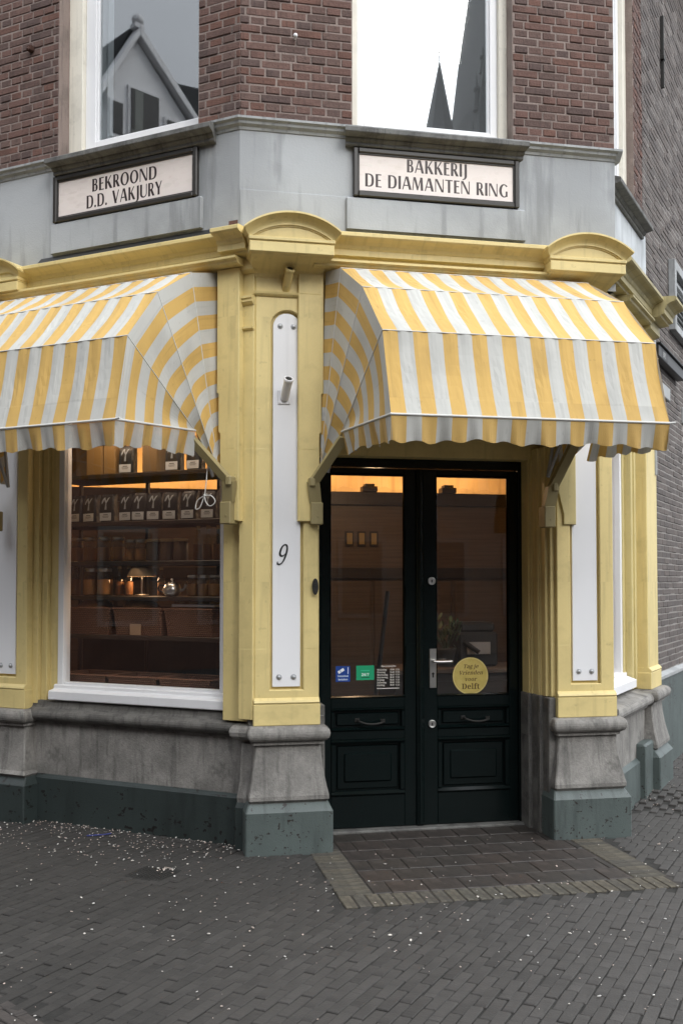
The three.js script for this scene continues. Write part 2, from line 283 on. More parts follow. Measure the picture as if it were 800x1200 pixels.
// upper windows
function sash(fr, [u0, u1, y0, y1], n, glassMat, outerW, sashW, curtainAt, hid = 0) {   // hid: how far the right side of the frame lies behind the brickwork
  u1 += hid;
  const w = b('window', [cb(u0, u0 + outerW, y0, y1, n - .12, n), cb(u1 - outerW, u1, y0, y1, n - .12, n), cb(u0 + outerW, u1 - outerW, y0, y0 + .045, n - .12, n + .004), cb(u0 + outerW, u1 - outerW, y1 - .08, y1, n - .12, n - .002)], M.cream, fr);
  const a = u0 + outerW, e = u1 - outerW, f = y0 + .046, t = y1 - .081;
  b('frame', [cb(a, a + sashW, f, t, n - .09, n - .035), cb(e - sashW, e, f, t, n - .09, n - .035), cb(a + sashW, e - sashW, f, f + sashW * .8, n - .09, n - .033), cb(a + sashW, e - sashW, t - sashW, t, n - .09, n - .036),
    cb(a + sashW, a + sashW + .012, f + sashW * .8, t - sashW, n - .085, n - .05), cb(e - sashW - .012, e - sashW, f + sashW * .8, t - sashW, n - .085, n - .05), cb(a + sashW + .012, e - sashW - .012, f + sashW * .8, f + sashW * .8 + .012, n - .085, n - .05)], M.white, fr, w);
  const g = join(new THREE.BoxGeometry(e - a - 2 * sashW, t - f - 1.8 * sashW, .004)); g.translate((a + e) / 2, (f + t) / 2 - .1 * sashW, n - .07); g.applyMatrix4(FM[fr]);
  const p = new THREE.Mesh(g, glassMat); p.name = 'pane'; w.add(p); p.castShadow = p.receiveShadow = true;
  for (const [c0, c1] of curtainAt) {
    const pos = [], N = 28; for (let i = 0; i < N; i++) { const q = k => { const x = c0 + (c1 - c0) * k / N; return [x, n - .2 + .018 * Math.sin(x * 120) + .008 * Math.sin(x * 47)]; }; const [x0, z0] = q(i), [x1, z1] = q(i + 1); pos.push([V(x0, f, z0), V(x1, f, z1), V(x1, t, z1), V(x0, t, z0)]); }
    b('curtain', polys(pos), M.curtain, fr, w);
  }
}
sash('L', LW, -.106, M.glassUp, .115, .085, [[-1.33, -1.22]], .172);
sash('D', DW, -.106, M.sunGlass, .055, .05, []);
sash('Q', QW, QN - .06, M.sunGlass, .10, .06, []);

// ---- the shopfront: yellow cornice, pediments, pilasters
const YD = 0, YL = -.1, YQ = -.12;                          // how far each shopfront stands back from its wall plane
const corn = o => [[-.2, 3.46], [.03 + o, 3.46], [.06 + o, 3.475], [.06 + o, 3.545], [.13 + o, 3.552], [.135 + o, 3.566], [.16 + o, 3.57], [.16 + o, 3.605], [.168 + o, 3.612], [.178 + o, 3.63], [.2 + o, 3.645], [.232 + o, 3.655], [.245 + o, 3.664], [.245 + o, 3.684], [.235 + o, 3.69], [-.2, 3.715]];
b('cornice', prof(corn(YD), .5, 1.93), M.yellow, 'D');
b('cornice', [prof(corn(YL), LF, .1), prof(corn(YL + .075), -.07, .12)], M.yellow, 'L');
b('cornice', [prof(corn(YQ), -.1, 1.02), prof(corn(YQ + .09), .98, 1.33)], M.yellowShadeDirt, 'Q');
// narrow head moulding over each awning
const headM = o => [[o, 3.495], [.1 + o, 3.495], [.115 + o, 3.502], [.12 + o, 3.515], [.14 + o, 3.522], [.14 + o, 3.536], [o, 3.54]];
b('head_moulding', prof(headM(.05), .43, 2.02), M.yellow, 'D'); b('head_moulding', prof(headM(.0), -1.9, .055), M.yellow, 'L'); b('head_moulding', prof(headM(-.08), .25, 1.0), M.yellowShadeDirt, 'Q');
function pediment(fr, uc, e, nf) {                          // shallow segmental cap: lip, hollow moulding, double fillet, plain field
  const H0 = 3.606, top = 3.768, sp = 3.665, N = 28;
  const A = (w, y0, y1, n) => { const o = []; for (let i = 0; i <= N; i++) { const t = -1 + 2 * i / N; o.push(V(uc + t * w, y0 + (y1 - y0) * (Math.sqrt(1 - .5 * t * t) - .70711) / .29289, n)); } return o; };
  const rows = [A(e, sp, top, -.12), A(e, sp, top, nf), A(e - .002, sp - .009, top - .011, nf), A(e - .006, sp - .013, top - .014, nf - .01)];
  for (let i = 1; i <= 5; i++) { const q = i / 5, c = 1 - Math.pow(1 - q, 1.8); rows.push(A(e - .006 - .03 * q, sp - .013 - (sp - .013 - H0 - .016) * q, top - .014 - .044 * q, nf - .01 - .042 * c)); }
  rows.push(A(e - .048, H0 + .016, top - .066, nf - .052), A(e - .048, H0 + .016, top - .066, nf - .06), A(e - .06, H0 + .016, top - .074, nf - .06), A(e - .06, H0 + .016, top - .074, nf - .067), A(e - .06, H0, H0 + .001, nf - .067));
  const L = []; for (let r = 0; r + 1 < rows.length; r++) for (let i = 0; i < N; i++) L.push([rows[r][i], rows[r + 1][i], rows[r + 1][i + 1], rows[r][i + 1]]);
  const side = k => { const p = rows.map(r => r[k]); return [...p, V(p[0].x, H0, -.12)]; };
  for (const k of [0, N]) { const p = side(k), c = V(p[1].x, H0, -.12); for (let i = 0; i + 1 < p.length - 1; i++) L.push(k ? [c, p[i + 1], p[i]] : [c, p[i], p[i + 1]]); }
  const G = [polys(L), cb(uc - e + .03, uc + e - .03, H0 - .006, H0 + .017, -.1, nf - .04, .004), cb(uc - e + .034, uc + e - .034, H0 - .014, H0 - .005, -.1, nf - .05, .003), cb(uc - e + .036, uc + e - .036, 3.532, H0 - .013, -.1, nf - .044, .004)];
  const q = .245; G.push(loft([[uc - .2, uc + .2, nf - q, 3.44], [uc - .205, uc + .205, nf - q + .005, 3.46], [uc - .215, uc + .215, nf - q + .03, 3.48], [uc - .228, uc + .228, nf - q + .09, 3.505], [uc - .238, uc + .238, nf - .08, 3.523], [uc - .242, uc + .242, nf - .06, 3.533]], -.12, .004));
  b('pediment', G, M.yellow, fr);
}
pediment('D', .285, .288, .3); pediment('D', 2.15, .288, .3); pediment('L', -1.87, .29, .2);

const HW = .193;
function pier(fr, uc, nf, y0, top = 3.45, board = true) {   // nf: face of the shaft
  const a = uc - HW, e = uc + HW, pa = uc - .084, pe = uc + .084, pw = .016;
  const sh = pl([[a, .89 + y0], [e, .89 + y0], [e, top], [a, top]]);
  const h = new THREE.Path(); const r = (pe - pa) / 2 + pw, yt = 3.145 + y0; h.moveTo(pa - pw, .955 + y0); h.lineTo(pa - pw, yt); for (let i = 0; i <= 16; i++) { const t = Math.PI - Math.PI * i / 16; h.lineTo(uc + r * Math.cos(t), yt + r * Math.sin(t)); } h.lineTo(pe + pw, .955 + y0); h.closePath(); if (board) sh.holes.push(h);
  const P = b('pilaster', [cb(a + .001, e - .001, .74 + y0, top + .03, -.34, nf - .03), ext(sh, nf - .0305, nf, .005, 10),
    cb(a - .008, e + .008, .745 + y0, .872 + y0, -.3, nf + .022, .004), prof([[nf - .1, .872 + y0], [nf + .02, .872 + y0], [nf + .026, .882 + y0], [nf + .02, .893 + y0], [nf + .003, .908 + y0], [nf - .1, .908 + y0]], a - .004, e + .004),
    prof([[nf - .1, 3.325 + y0], [nf + .008, 3.325 + y0], [nf + .02, 3.337 + y0], [nf + .024, 3.35 + y0], [nf, 3.356 + y0], [nf - .1, 3.356 + y0]], a - .012, e + .012)], M.yellow, fr);
  if (!board) return P;
  const pn = pl((() => { const o = [[pa, .972 + y0], [pe, .972 + y0]]; for (let i = 0; i <= 16; i++) { const t = Math.PI * i / 16; o.push([uc + .084 * Math.cos(t), yt + .084 * Math.sin(t)]); } return o; })());
  const panel = b('panel', [ext(pn, nf - .0302, nf - .012, .002)], M.white, fr, P, 'white painted board with rounded top');
  for (const [dx, y] of [[-.041, 3.15], [.041, 3.15], [-.044, 1.03], [.044, 1.03]]) { const d = new THREE.SphereGeometry(.013, 10, 6, 0, 7, 0, Math.PI / 2); d.rotateX(Math.PI / 2); d.scale(1, 1, .8); d.translate(uc + dx, y + y0, nf - .009); b('bolt', [d, disc(uc + dx, y + y0, nf - .0125, .018, .004, 12)], M.galv, fr, P); }
  return P;
}
function pedestal(fr, uc, nf, y0, stone, green, fl = 1) {           // plinth, tapered block and rolled cap
  const r = (o, n, y) => [uc - HW - o, uc + HW + o, nf + n, y];
  b('plinth', loft([r(.068, .085, -.05), r(.068, .085, .245 + y0), r(.064, .08, .252 + y0), r(.05, .05, .285 + y0), r(.04, .04, .3 + y0)]), green, fr);
  const blk = []; for (let i = 0; i <= 8; i++) { const t = i / 8, k = Math.pow(1 - t, 1.7); blk.push(r(.006 + .042 * k * fl, .014 + .05 * k * fl, .335 + .295 * t + y0)); }
  b('pedestal', loft([r(.035, .04, .29 + y0), r(.048, .064, .312 + y0), ...blk, r(.008, .018, .632 + y0), r(.022, .036, .634 + y0), r(.022, .036, .652 + y0)]), stone, fr);
  const cap = []; for (let i = 0; i <= 10; i++) { const t = -Math.PI / 2 + Math.PI * i / 10; cap.push(r(.02 + .034 * Math.cos(t), .035 + .042 * Math.cos(t), .699 + .046 * Math.sin(t) + y0)); }
  b('pedestal_cap', loft(cap), stone, fr);
}
const pierL = pier('D', .285, .05, 0), pierR = pier('D', 2.205, .05, 0);
pier('L', -1.895, -.06, 0); pier('Q', 1.475, -.07, .04, 3.45, false);
pedestal('D', .293, .05, 0, M.stone, M.green); pedestal('D', 2.207, .05, 0, M.stone, M.green);
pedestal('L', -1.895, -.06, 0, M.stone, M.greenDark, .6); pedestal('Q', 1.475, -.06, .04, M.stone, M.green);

// window front: jambs, head, strip pilaster by the corner
b('jamb', [cb(-.145, .12, .76, 3.49, -.36, -.06), cb(-.155, -.125, .80, 2.8, -.21, -.10)], M.yellow, 'L');
b('strip_pilaster', [cb(.0, .10, .78, 3.47, -.2, -.002, .004), prof([[-.1, 3.27], [.006, 3.27], [.022, 3.285], [.022, 3.3], [.03, 3.305], [.03, 3.32], [-.1, 3.325]], -.018, .102), prof([[-.1, 3.115], [.004, 3.115], [.014, 3.125], [.014, 3.138], [-.1, 3.142]], -.012, .102)], M.yellow, 'L');
b('jamb', [cb(-1.74, -1.655, .78, 3.49, -.36, -.115), cb(-1.655, -1.60, .8, 2.8, -.25, -.15), cb(-1.60, -1.525, .8, 2.8, -.25, -.175), cb(-1.612, -1.598, .8, 2.8, -.25, -.142)], M.yellow, 'L');
b('head_panel', cb(-1.74, .0, 2.8, 3.49, -.36, -.09), M.yellowDull, 'L');
b('shopfront_wall', [cb(LF, -2.0, .78, 3.49, -.36, -.12)], M.yellow, 'L');
// window front: stone below the window
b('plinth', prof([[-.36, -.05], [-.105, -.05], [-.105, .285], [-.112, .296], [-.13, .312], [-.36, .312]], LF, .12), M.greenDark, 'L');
b('stone_wall', prof([[-.36, .30], [-.128, .30], [-.128, .655], [-.36, .655]], LF, .12), M.stone, 'L');
b('stone_ledge', prof([[-.36, .65], [-.112, .65], [-.108, .668], ...arcp(-.105, .712, .046, .04, -80, 80, 8), [-.11, .757], [-.118, .768], [-.125, .80], [-.36, .815]], LF, .12), M.stoneDark, 'L');
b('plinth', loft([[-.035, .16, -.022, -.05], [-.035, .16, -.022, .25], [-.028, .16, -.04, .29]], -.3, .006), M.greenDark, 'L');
b('pedestal', loft([[-.028, .16, -.036, .28], [-.028, .16, -.03, .31], [-.02, .16, -.05, .4], [-.015, .16, -.06, .63]], -.3, .006), M.stone, 'L');
b('pedestal_cap', loft([0, 1, 2, 3, 4, 5, 6].map(i => { const t = -Math.PI / 2 + Math.PI * i / 6; return [-.04 - .03 * Math.cos(t), .16, -.045 + .04 * Math.cos(t), .699 + .046 * Math.sin(t)]; }), -.3, .006), M.stone, 'L');
// the shop window
const shopWin = b('shop_window', [cb(-1.525, -1.478, .9, 2.8, -.24, -.165), cb(-.236, -.15, .9, 2.8, -.24, -.165), cb(-1.478, -.236, .905, .925, -.24, -.172), cb(-1.478, -.236, 2.74, 2.8, -.24, -.17),
  prof([[-.26, .81], [-.105, .81], [-.1, .816], [-.1, .866], [-.108, .872], [-.15, .88], [-.155, .886], [-.155, .903], [-.165, .91], [-.26, .912]], -1.545, -.14)], M.white, 'L');
function pane(fr, u0, u1, y0, y1, n, parent) { const g = join(new THREE.BoxGeometry(u1 - u0, y1 - y0, .005)); g.translate((u0 + u1) / 2, (y0 + y1) / 2, n); g.applyMatrix4(FM[fr]); const p = new THREE.Mesh(g, M.glass); p.name = 'pane'; parent.add(p); return p; }
pane('L', -1.482, -.232, .915, 2.745, -.2, shopWin);

// side boards beside the awnings, stepped where the folding arms lie
const stepBoard = (x, s) => pl([[x, 3.49], [x, 2.745], [x - .012 * s, 2.735], [x - .012 * s, 2.505], [x - .024 * s, 2.495], [x - .024 * s, 2.29], [x - .036 * s, 2.28], [x - .036 * s, 2.17], [x - .07 * s, 2.03], [x - .07 * s, 1.965], [x - .155 * s, 1.965], [x - .155 * s, 3.49]]);
b('side_board', ext(stepBoard(.505, 1), .02, .072, .004), M.yellow, 'D');
b('side_board', ext(stepBoard(-.127, -1), -.06, .05, .004), M.yellow, 'L');
b('side_board', ext(stepBoard(1.985, -1), .02, .066, .004), M.yellowDull, 'D');

// door recess: jambs, lintel, stone feet
b('jamb', [cb(1.925, 2.06, .87, 3.49, -.38, -.215), cb(1.945, 2.06, .87, 2.47, -.22, -.10, .004), cb(1.935, 1.949, .87, 2.45, -.3, -.188), cb(1.962, 2.06, .87, 2.47, -.12, -.02, .004), cb(1.952, 1.966, .87, 2.46, -.15, -.085), cb(1.982, 2.06, .87, 2.47, -.05, .016, .004)], M.yellow, 'D');
b('jamb', [cb(.43, .5, .87, 3.49, -.38, -.05), cb(.46, .505, .0, .87, -.38, -.06)], M.yellow, 'D');
b('lintel', [cb(.45, 2.0, 2.405, 2.56, -.38, -.2), cb(.45, 2.0, 2.52, 3.49, -.38, -.1), cb(.47, 1.98, 2.53, 2.56, -.2, -.085)], M.yellow, 'D');
b('stone_jamb', [cb(1.912, 2.05, -.03, .874, -.38, -.19, .006), cb(1.936, 2.05, -.03, .872, -.2, -.06, .006), cb(1.958, 2.05, -.03, .868, -.1, .035, .006)], M.stoneDark, 'D');
b('stone_jamb', [cb(.43, .52, -.03, .86, -.3, .04, .006), cb(.06, .13, .74, .80, -.2, .03, .006), cb(2.40, 2.435, .745, .785, -.2, .04, .004), cb(.4, .517, .7, .80, -.2, .045, .006)], M.stoneDark, 'D');
b('threshold', cb(.5, 1.94, -.03, .016, -.42, -.27, .006), M.sillStone, 'D');

// ---- the double door
const DN = -.34;
const frame = b('door_frame', [cb(.5, .56, 0.016, 2.405, -.40, -.325), cb(1.9, 1.93, .016, 2.405, -.40, -.325), cb(.56, 1.9, 2.345, 2.405, -.40, -.322)], M.door, 'D');
function leaf(u0, u1, g0, g1, right) {
  const f = DN, bk = -.385, G = [];
  G.push(cb(u0, g0, .02, 2.34, bk, f), cb(g1, u1, .02, 2.34, bk, f), cb(g0, g1, 2.305, 2.34, bk, f), cb(g0, g1, .785, .852, bk, f), cb(g0, g1, .585, .64, bk, f), cb(g0, g1, .02, .225, bk, f), cb(g0, g1, .2, .8, bk, f - .025));
  const bead = (a, e, c, d, n, w) => [prof([[n - .03, c], [n, c], [n + .012, c + w * .4], [n - .004, c + w], [n - .03, c + w]], a, e), prof([[n - .03, d - w], [n - .004, d - w], [n + .012, d - w * .4], [n, d], [n - .03, d]], a, e), cb(a, a + w, c + w, d - w, n - .03, n + .004, .004), cb(e - w, e, c + w, d - w, n - .03, n + .004, .004)];
  G.push(...bead(g0, g1, .64, .785, f + .002, .02));
  G.push(...bead(g0, g1, .225, .585, f + .002, .03));
  G.push(...bead(g0 - .012, g1 + .012, .852, 2.305, f - .004, .012));
  const d = b('door', G, M.door, 'D', B, right ? 'right leaf of the dark green door, with the lever handle' : 'left leaf of the dark green door, with small stickers on its glass');
  const p0 = g0 + .085, p1 = g1 - .085;
  b('door_panel', [cb(g0 + .04, g1 - .04, .265, .545, bk, f - .014, .012), cb(p0, p1, .31, .5, bk, f - .002, .01)], M.door, 'D', d);
  b('door_panel', cb(g0 + .035, g1 - .035, .672, .755, bk, f - .012, .008), M.door, 'D', d);
  pane('D', g0, g1, .85, 2.308, f - .025, d);
  const mu = (g0 + g1) / 2 + .015;
  b('pull_handle', [tube([[mu - .085, .707, f - .012], [mu - .075, .702, f + .02], [mu - .03, .688, f + .032], [mu + .03, .686, f + .032], [mu + .075, .694, f + .02], [mu + .085, .698, f - .012]], .007, 20, 8), cb(mu - .1, mu - .07, .695, .72, f - .014, f - .006), cb(mu + .07, mu + .1, .687, .711, f - .014, f - .006)], M.iron, 'D', d);
  return d;
}
const leafL = leaf(.562, 1.205, .632, 1.118, false), leafR = leaf(1.238, 1.898, 1.342, 1.836, true);
b('astragal', [cb(1.196, 1.246, .02, 2.34, -.385, -.318, .008), cb(1.21, 1.232, .03, 2.33, -.33, -.308, .006)], M.door, 'D', leafR);
b('handle_plate', [cb(1.285, 1.331, .907, 1.163, DN, DN + .011, .003)], M.steel, 'D', leafR);
b('lever_handle', [rod([1.309, 1.082, DN + .01], [1.309, 1.082, DN + .05], .011), tube([[1.305, 1.082, DN + .05], [1.33, 1.08, DN + .054], [1.37, 1.079, DN + .052], [1.425, 1.081, DN + .046]], .0085, 14, 8), new THREE.SphereGeometry(.0085, 8, 6).translate(1.425, 1.081, DN + .046), new THREE.SphereGeometry(.011, 8, 6).translate(1.306, 1.082, DN + .05)], M.steel, 'D', leafR);
b('keyhole', [cb(1.303, 1.313, .975, 1.0, DN + .008, DN + .014, .002), disc(1.308, 1.0, DN + .008, .009, .006, 12)], M.black, 'D', leafR);
for (const y of [1.606, .673]) { const l = b('lock', [disc(1.302, y, DN, .026, .012), new THREE.TorusGeometry(.022, .004, 6, 20).translate(1.302, y, DN + .011)], M.steel, 'D', leafR); const k = part('lock_core', [cb(1.298, 1.306, y - .009, y + .009, DN + .011, DN + .0145, .001)], M.black, leafR, 'D'); k.name = 'lock_core'; }
b('bell_plate', [(() => { const s = new THREE.Shape(); s.absellipse(.455, 1.572, .019, .05, 0, Math.PI * 2); return ext(s, .07, .082, .004); })(), disc(.455, 1.585, .08, .01, .008, 12)], M.iron, 'D');

// house number
const serif = await new FontLoader().loadAsync('fonts/droid/droid_serif_regular.typeface.json');
{ const g = new TextGeometry('9', { font: serif, size: .125, depth: .002, curveSegments: 8 }); g.computeBoundingBox(); const bb = g.boundingBox; g.translate(-(bb.min.x + bb.max.x) / 2, -(bb.min.y + bb.max.y) / 2, 0); g.scale(.66, 1, 1); g.applyMatrix4(new THREE.Matrix4().makeShear(0, 0, .28, 0, 0, 0)); g.translate(.262, 1.765, .0385); b('house_number', g, M.black, 'D', pierL); }

// side front: stone, plinth, window, jambs
const qs = (n, y) => [n + .0, y];
b('plinth', [loft([[.06, .96, -.07, -.06], [.06, .96, -.07, .29], [.06, .96, -.1, .315]], -.36), loft([[.96, 1.42, -.03, -.06], [.96, 1.42, -.03, .40], [.965, 1.42, -.045, .415]], -.36)], M.green, 'Q');
b('stone_wall', prof([[-.36, .3], [-.1, .3], [-.1, .66], [-.36, .66]], .05, 1.5), M.stone, 'Q');
b('stone_ledge', prof([[-.36, .65], [-.08, .65], [-.075, .67], ...arcp(-.08, .72, .06, .048, -85, 85, 8), [-.1, .77], [-.36, .83]], .05, 1.5), M.stone, 'Q');
b('jamb', [cb(-.1, .4, .8, 3.49, -.36, -.13), cb(1.1, 1.5, .8, 3.49, -.36, -.15), cb(1.05, 1.12, .83, 2.85, -.36, -.2), cb(1.16, 1.2, .85, 2.85, -.2, -.138)], M.yellowDull, 'Q');
b('head_panel', cb(.0, 1.6, 2.8, 3.49, -.36, -.10), M.yellowDull, 'Q');
const sideWin = b('shop_window', [cb(.4, .46, .9, 2.8, -.3, -.21), cb(1.0, 1.05, .9, 2.8, -.3, -.21), cb(.46, 1.0, 2.74, 2.8, -.3, -.19), prof([[-.3, .82], [-.12, .82], [-.12, .875], [-.19, .9], [-.19, .925], [-.3, .93]], .36, 1.09)], M.white, 'Q');
pane('Q', .455, 1.005, .925, 2.745, -.25, sideWin);

// ---- shell: floors, back walls, ceilings, so that daylight enters only by the openings
const plan = [wp('L', LF, 0, -.34), wp('L', .02, 0, -.34), wp('D', .15, 0, -.36), wp('D', W - .1, 0, -.36), wp('Q', QF + .1, 0, -.34), V(3.3, 0, -3.75), V(-3.6, 0, -3.75)];
const slabG = (y0, y1) => { const s = pl(plan.map(p => [p.x, -p.z])); const g = new THREE.ExtrudeGeometry(s, { depth: y1 - y0, bevelEnabled: false }); g.rotateX(-Math.PI / 2); g.translate(0, y0, 0); return g; };
b('floor', slabG(-.1, .012), M.floorTile, 'D'); b('ceiling', slabG(2.98, 3.12), M.interior, 'D'); b('floor', slabG(4.15, 4.3), M.darkRoom, 'D'); b('roof', slabG(7.25, 7.45), M.slate, 'D');
b('inner_wall', [cb(-3.3, 3.28, 0, 2.98, -3.75, -3.55), cb(-3.5, -3.3, 0, 2.98, -3.75, -2.4), cb(3.16, 3.28, 0, 2.98, -3.55, -1.53)], M.interior, 'D');
b('inner_wall', [cb(-4.0, 3.28, 3.12, 7.25, -3.75, -3.55), cb(-3.6, -3.4, 3.12, 7.25, -3.6, -2.5), cb(3.16, 3.28, 3.12, 7.25, -3.55, -1.53)], M.darkRoom, 'D');
b('outer_wall', [cb(W - .1, W - .004, 3.5, TOP, -.55, -.012), cb(.0, 1.45, 7.25, TOP, -.3, -.05)].slice(0, 1), M.mortar, 'D');

// ================================================================ AWNINGS
const BANDS = 19;
const stripes = tex(2048, 1024, (x, y) => {                 // 24 stripes across, 1.6 m down
  const bx = x * 24, i = Math.floor(bx), f = bx - i, wv = .96 + .04 * ((Math.floor(x * 1024) + Math.floor(y * 640)) & 1);
  const d = fbm(x * 9, y * 7, 63, 5, 201), st = fbm(x * 110, y * 4, 440, 3, 211), sp = fbm(x * 50, y * 36, 1800, 3, 221);
  const k = wv * (1 - .13 * sst(.42, .8, d)) * (1 - .13 * sst(.55, .9, st)) * (sp > .82 ? .9 : 1);
  const e = Math.min(f, 1 - f), yel = i % 2 === 0, t = (yel ? 1 : 0) * sst(-.02, .02, e) + .5 * (1 - sst(0, .02, e));
  return [k * (.535 + .085 * t), k * (.53 - .135 * t), k * (.495 - .385 * t)];
}, null);
M.fabric = new THREE.MeshPhysicalMaterial({ color: 0xffffff, roughness: .8, map: stripes, transmission: .06, thickness: 0, side: THREE.DoubleSide, bumpMap: rep(wave, 1, 1), bumpScale: .002 });
M.valance = M.fabric.clone(); M.valance.transmission = .24;
M.weltWhite = std(lin(.56, .555, .53), .6);
function awning(fr, uL, uR, bows, hinge, piv, wall, label, dx, arms, sgn) {
  const A = thing('awning', label, 'awning', fr, [0, 0, 0], 'striped awnings of the bakery'); A.userData.group = 'striped awnings of the bakery';
  const w0 = uR(1) - uL(1), bw = w0 / BANDS, P = (side, p) => V(p[2] ? p[2][side] : side ? uR(p[0]) : uL(p[0]), p[1], p[0]);
  const pos = [], uv = [];
  const quad = (p, t) => { for (const k of [0, 1, 2, 0, 2, 3]) { pos.push(p[k].x, p[k].y, p[k].z); uv.push(t[k][0] / (24 * bw), t[k][1] / 1.6); } };
  const grid = (f, nx, ny) => { for (let i = 0; i < nx; i++) for (let j = 0; j < ny; j++) { const c = [[i, j], [i + 1, j], [i + 1, j + 1], [i, j + 1]].map(([a, q]) => f(a / nx, q / ny)); quad(c.map(x => x[0]), c.map(x => x[1])); } };
  const list = [wall, ...bows]; let acc = 0;
  for (let i = 0; i + 1 < list.length; i++) {
    const a = list[i], e = list[i + 1], l = Math.hypot(e[0] - a[0], e[1] - a[1]), v0 = acc;
    const nn = [(a[1] - e[1]) / l, (e[0] - a[0]) / l];
    grid((s, t) => { const sag = -.014 * Math.sin(Math.PI * t) * (.5 + .9 * vn(s * 7, i * 3, 99, 301)) - .005 * Math.sin(Math.PI * t) * (vn(s * 46 + t * 3, t * 2 + i * 5, 99, 303) - .5) * 2 - .003 * (1 - t) * Math.sin(s * 110 + 5 * vn(s * 8, i, 99, 305)); const c = [a[0] + (e[0] - a[0]) * t + nn[0] * sag, a[1] + (e[1] - a[1]) * t + nn[1] * sag]; const q = P(0, c).lerp(P(1, c), s); return [q, [s * w0, 3 - v0 - l * t]]; }, 76, 8);
    acc += l;
  }
  for (const side of [0, 1]) {                              // side gores fan out from the pivot; stripes keep their distance from the front edge
    for (let i = 0; i + 1 < list.length; i++) {
      const a = list[i], e = list[i + 1], last = i === list.length - 2, pa = last ? hinge : piv, pe = last ? hinge : piv;
      const ca = P(side, a), ce = P(side, e), ha = P(side, pa), he = P(side, pe); if (i === 0) { ca.x += 0; ha.z = ca.z; }
      const kink = i === list.length - 3 ? P(side, hinge) : null, out = side ? 1 : -1, lk = kink ? ce.distanceTo(kink) : 0;
      const la = ca.distanceTo(ha), le = kink ? lk + kink.distanceTo(he) : ce.distanceTo(he);
      const onE = t => { if (!kink) return ce.clone().lerp(he, t); const d = t * le; return d < lk ? ce.clone().lerp(kink, d / lk) : kink.clone().lerp(he, (d - lk) / (le - lk)); };
      grid((s, t) => { const p = ca.clone().lerp(ha, t), q = onE(t), r = p.lerp(q, s); r.x -= out * .014 * Math.sin(Math.PI * s) * Math.sin(Math.PI * t) * (1 + .6 * Math.sin(t * 11 + i * 2)); const d = t * (la + (le - la) * s); return [r, [side ? w0 + d : -d, 3 - i * .3 - s * .3]]; }, 8, 26);
    }
  }
  const g = new THREE.BufferGeometry(); g.setAttribute('position', new THREE.Float32BufferAttribute(pos, 3)); g.setAttribute('uv', new THREE.Float32BufferAttribute(uv, 2)); g.computeVertexNormals();
  part('fabric', g, M.fabric, A, null, true);
  // valance with a scalloped hem, along the front and both sides
  const vp = [], vu = [], front = bows[bows.length - 1], hem = [P(0, hinge), P(0, front), P(1, front), P(1, hinge)];
  const segs = [[hem[1], hem[0], -1, V(-1, 0, 0)], [hem[1], hem[2], 0, V(0, 0, 1)], [hem[2], hem[3], 1, V(1, 0, 0)]];
  for (const [p, q, kind, out] of segs) {
    const l = p.distanceTo(q), NX = kind ? 40 : 150, NY = 5, drop = .135;
    const at = (i, j) => { const s = i / NX, d = s * l, r = p.clone().lerp(q, s), uu = kind === -1 ? -d : kind === 1 ? w0 + d : d; const sc = .5 - .5 * Math.cos(d / (2 * bw) * Math.PI * 2 + 1.1), dr = drop - .018 + .019 * sc + .008 * Math.sin(d * 9 + dx); const t = j / NY; r.y -= .008 + dr * t; const fold = t * (.012 * Math.sin(d * 37 + dx * 3) + .012 * Math.sin(d * 15 + dx) + .006 * Math.sin(d * 83)) - .02 * t; r.addScaledVector(out, fold); return [r, [uu, 1.4 - dr * t]]; };
    for (let i = 0; i < NX; i++) for (let j = 0; j < NY; j++) { const c = [at(i, j), at(i + 1, j), at(i + 1, j + 1), at(i, j + 1)]; for (const k of [0, 1, 2, 0, 2, 3]) { vp.push(c[k][0].x, c[k][0].y, c[k][0].z); vu.push(c[k][1][0] / (24 * bw), c[k][1][1] / 1.6); } }
  }
  const vg = new THREE.BufferGeometry(); vg.setAttribute('position', new THREE.Float32BufferAttribute(vp, 3)); vg.setAttribute('uv', new THREE.Float32BufferAttribute(vu, 2)); vg.computeVertexNormals();
  part('valance', vg, M.valance, A, null, true);
  const arr = v => [v.x, v.y, v.z];
  part('rail', [rod(arr(hem[0]), arr(hem[1]), .0068), rod(arr(hem[1]), arr(hem[2]), .0068), rod(arr(hem[2]), arr(hem[3]), .0068), ...hem.map(h => new THREE.SphereGeometry(.007, 10, 8).translate(h.x, h.y, h.z)), rod(arr(hem[2]), [hem[2].x + .035, hem[2].y + .004, hem[2].z + .004], .006)], M.weltWhite, A);
  bows.slice(0, -1).forEach((c, i) => {                     // folding bows: tube inside, welt on the fabric
    const lastBow = i === bows.length - 2, pv0 = lastBow ? hinge : piv, pts = [P(0, pv0), P(0, c), P(1, c), P(1, pv0)], inn = pts.map((p, k) => { const q = p.clone(); q.x += (k < 2 ? 1 : -1) * .05; q.y -= .022; q.z -= .016; return q; });
    part('bow', [rod(arr(inn[0]), arr(inn[1]), .011), rod(arr(inn[1]), arr(inn[2]), .011), rod(arr(inn[2]), arr(inn[3]), .011)], M.galv, A);
    part('seam', [rod(arr(pts[0]), arr(pts[1]), .003, 6), rod(arr(pts[1]), arr(pts[2]), .0036, 6), rod(arr(pts[2]), arr(pts[3]), .003, 6), new THREE.SphereGeometry(.0036, 8, 6).translate(...arr(pts[1])), new THREE.SphereGeometry(.0036, 8, 6).translate(...arr(pts[2]))], M.weltWhite, A);
  });
  const top = P(0, bows[0]), tq = P(1, bows[0]);
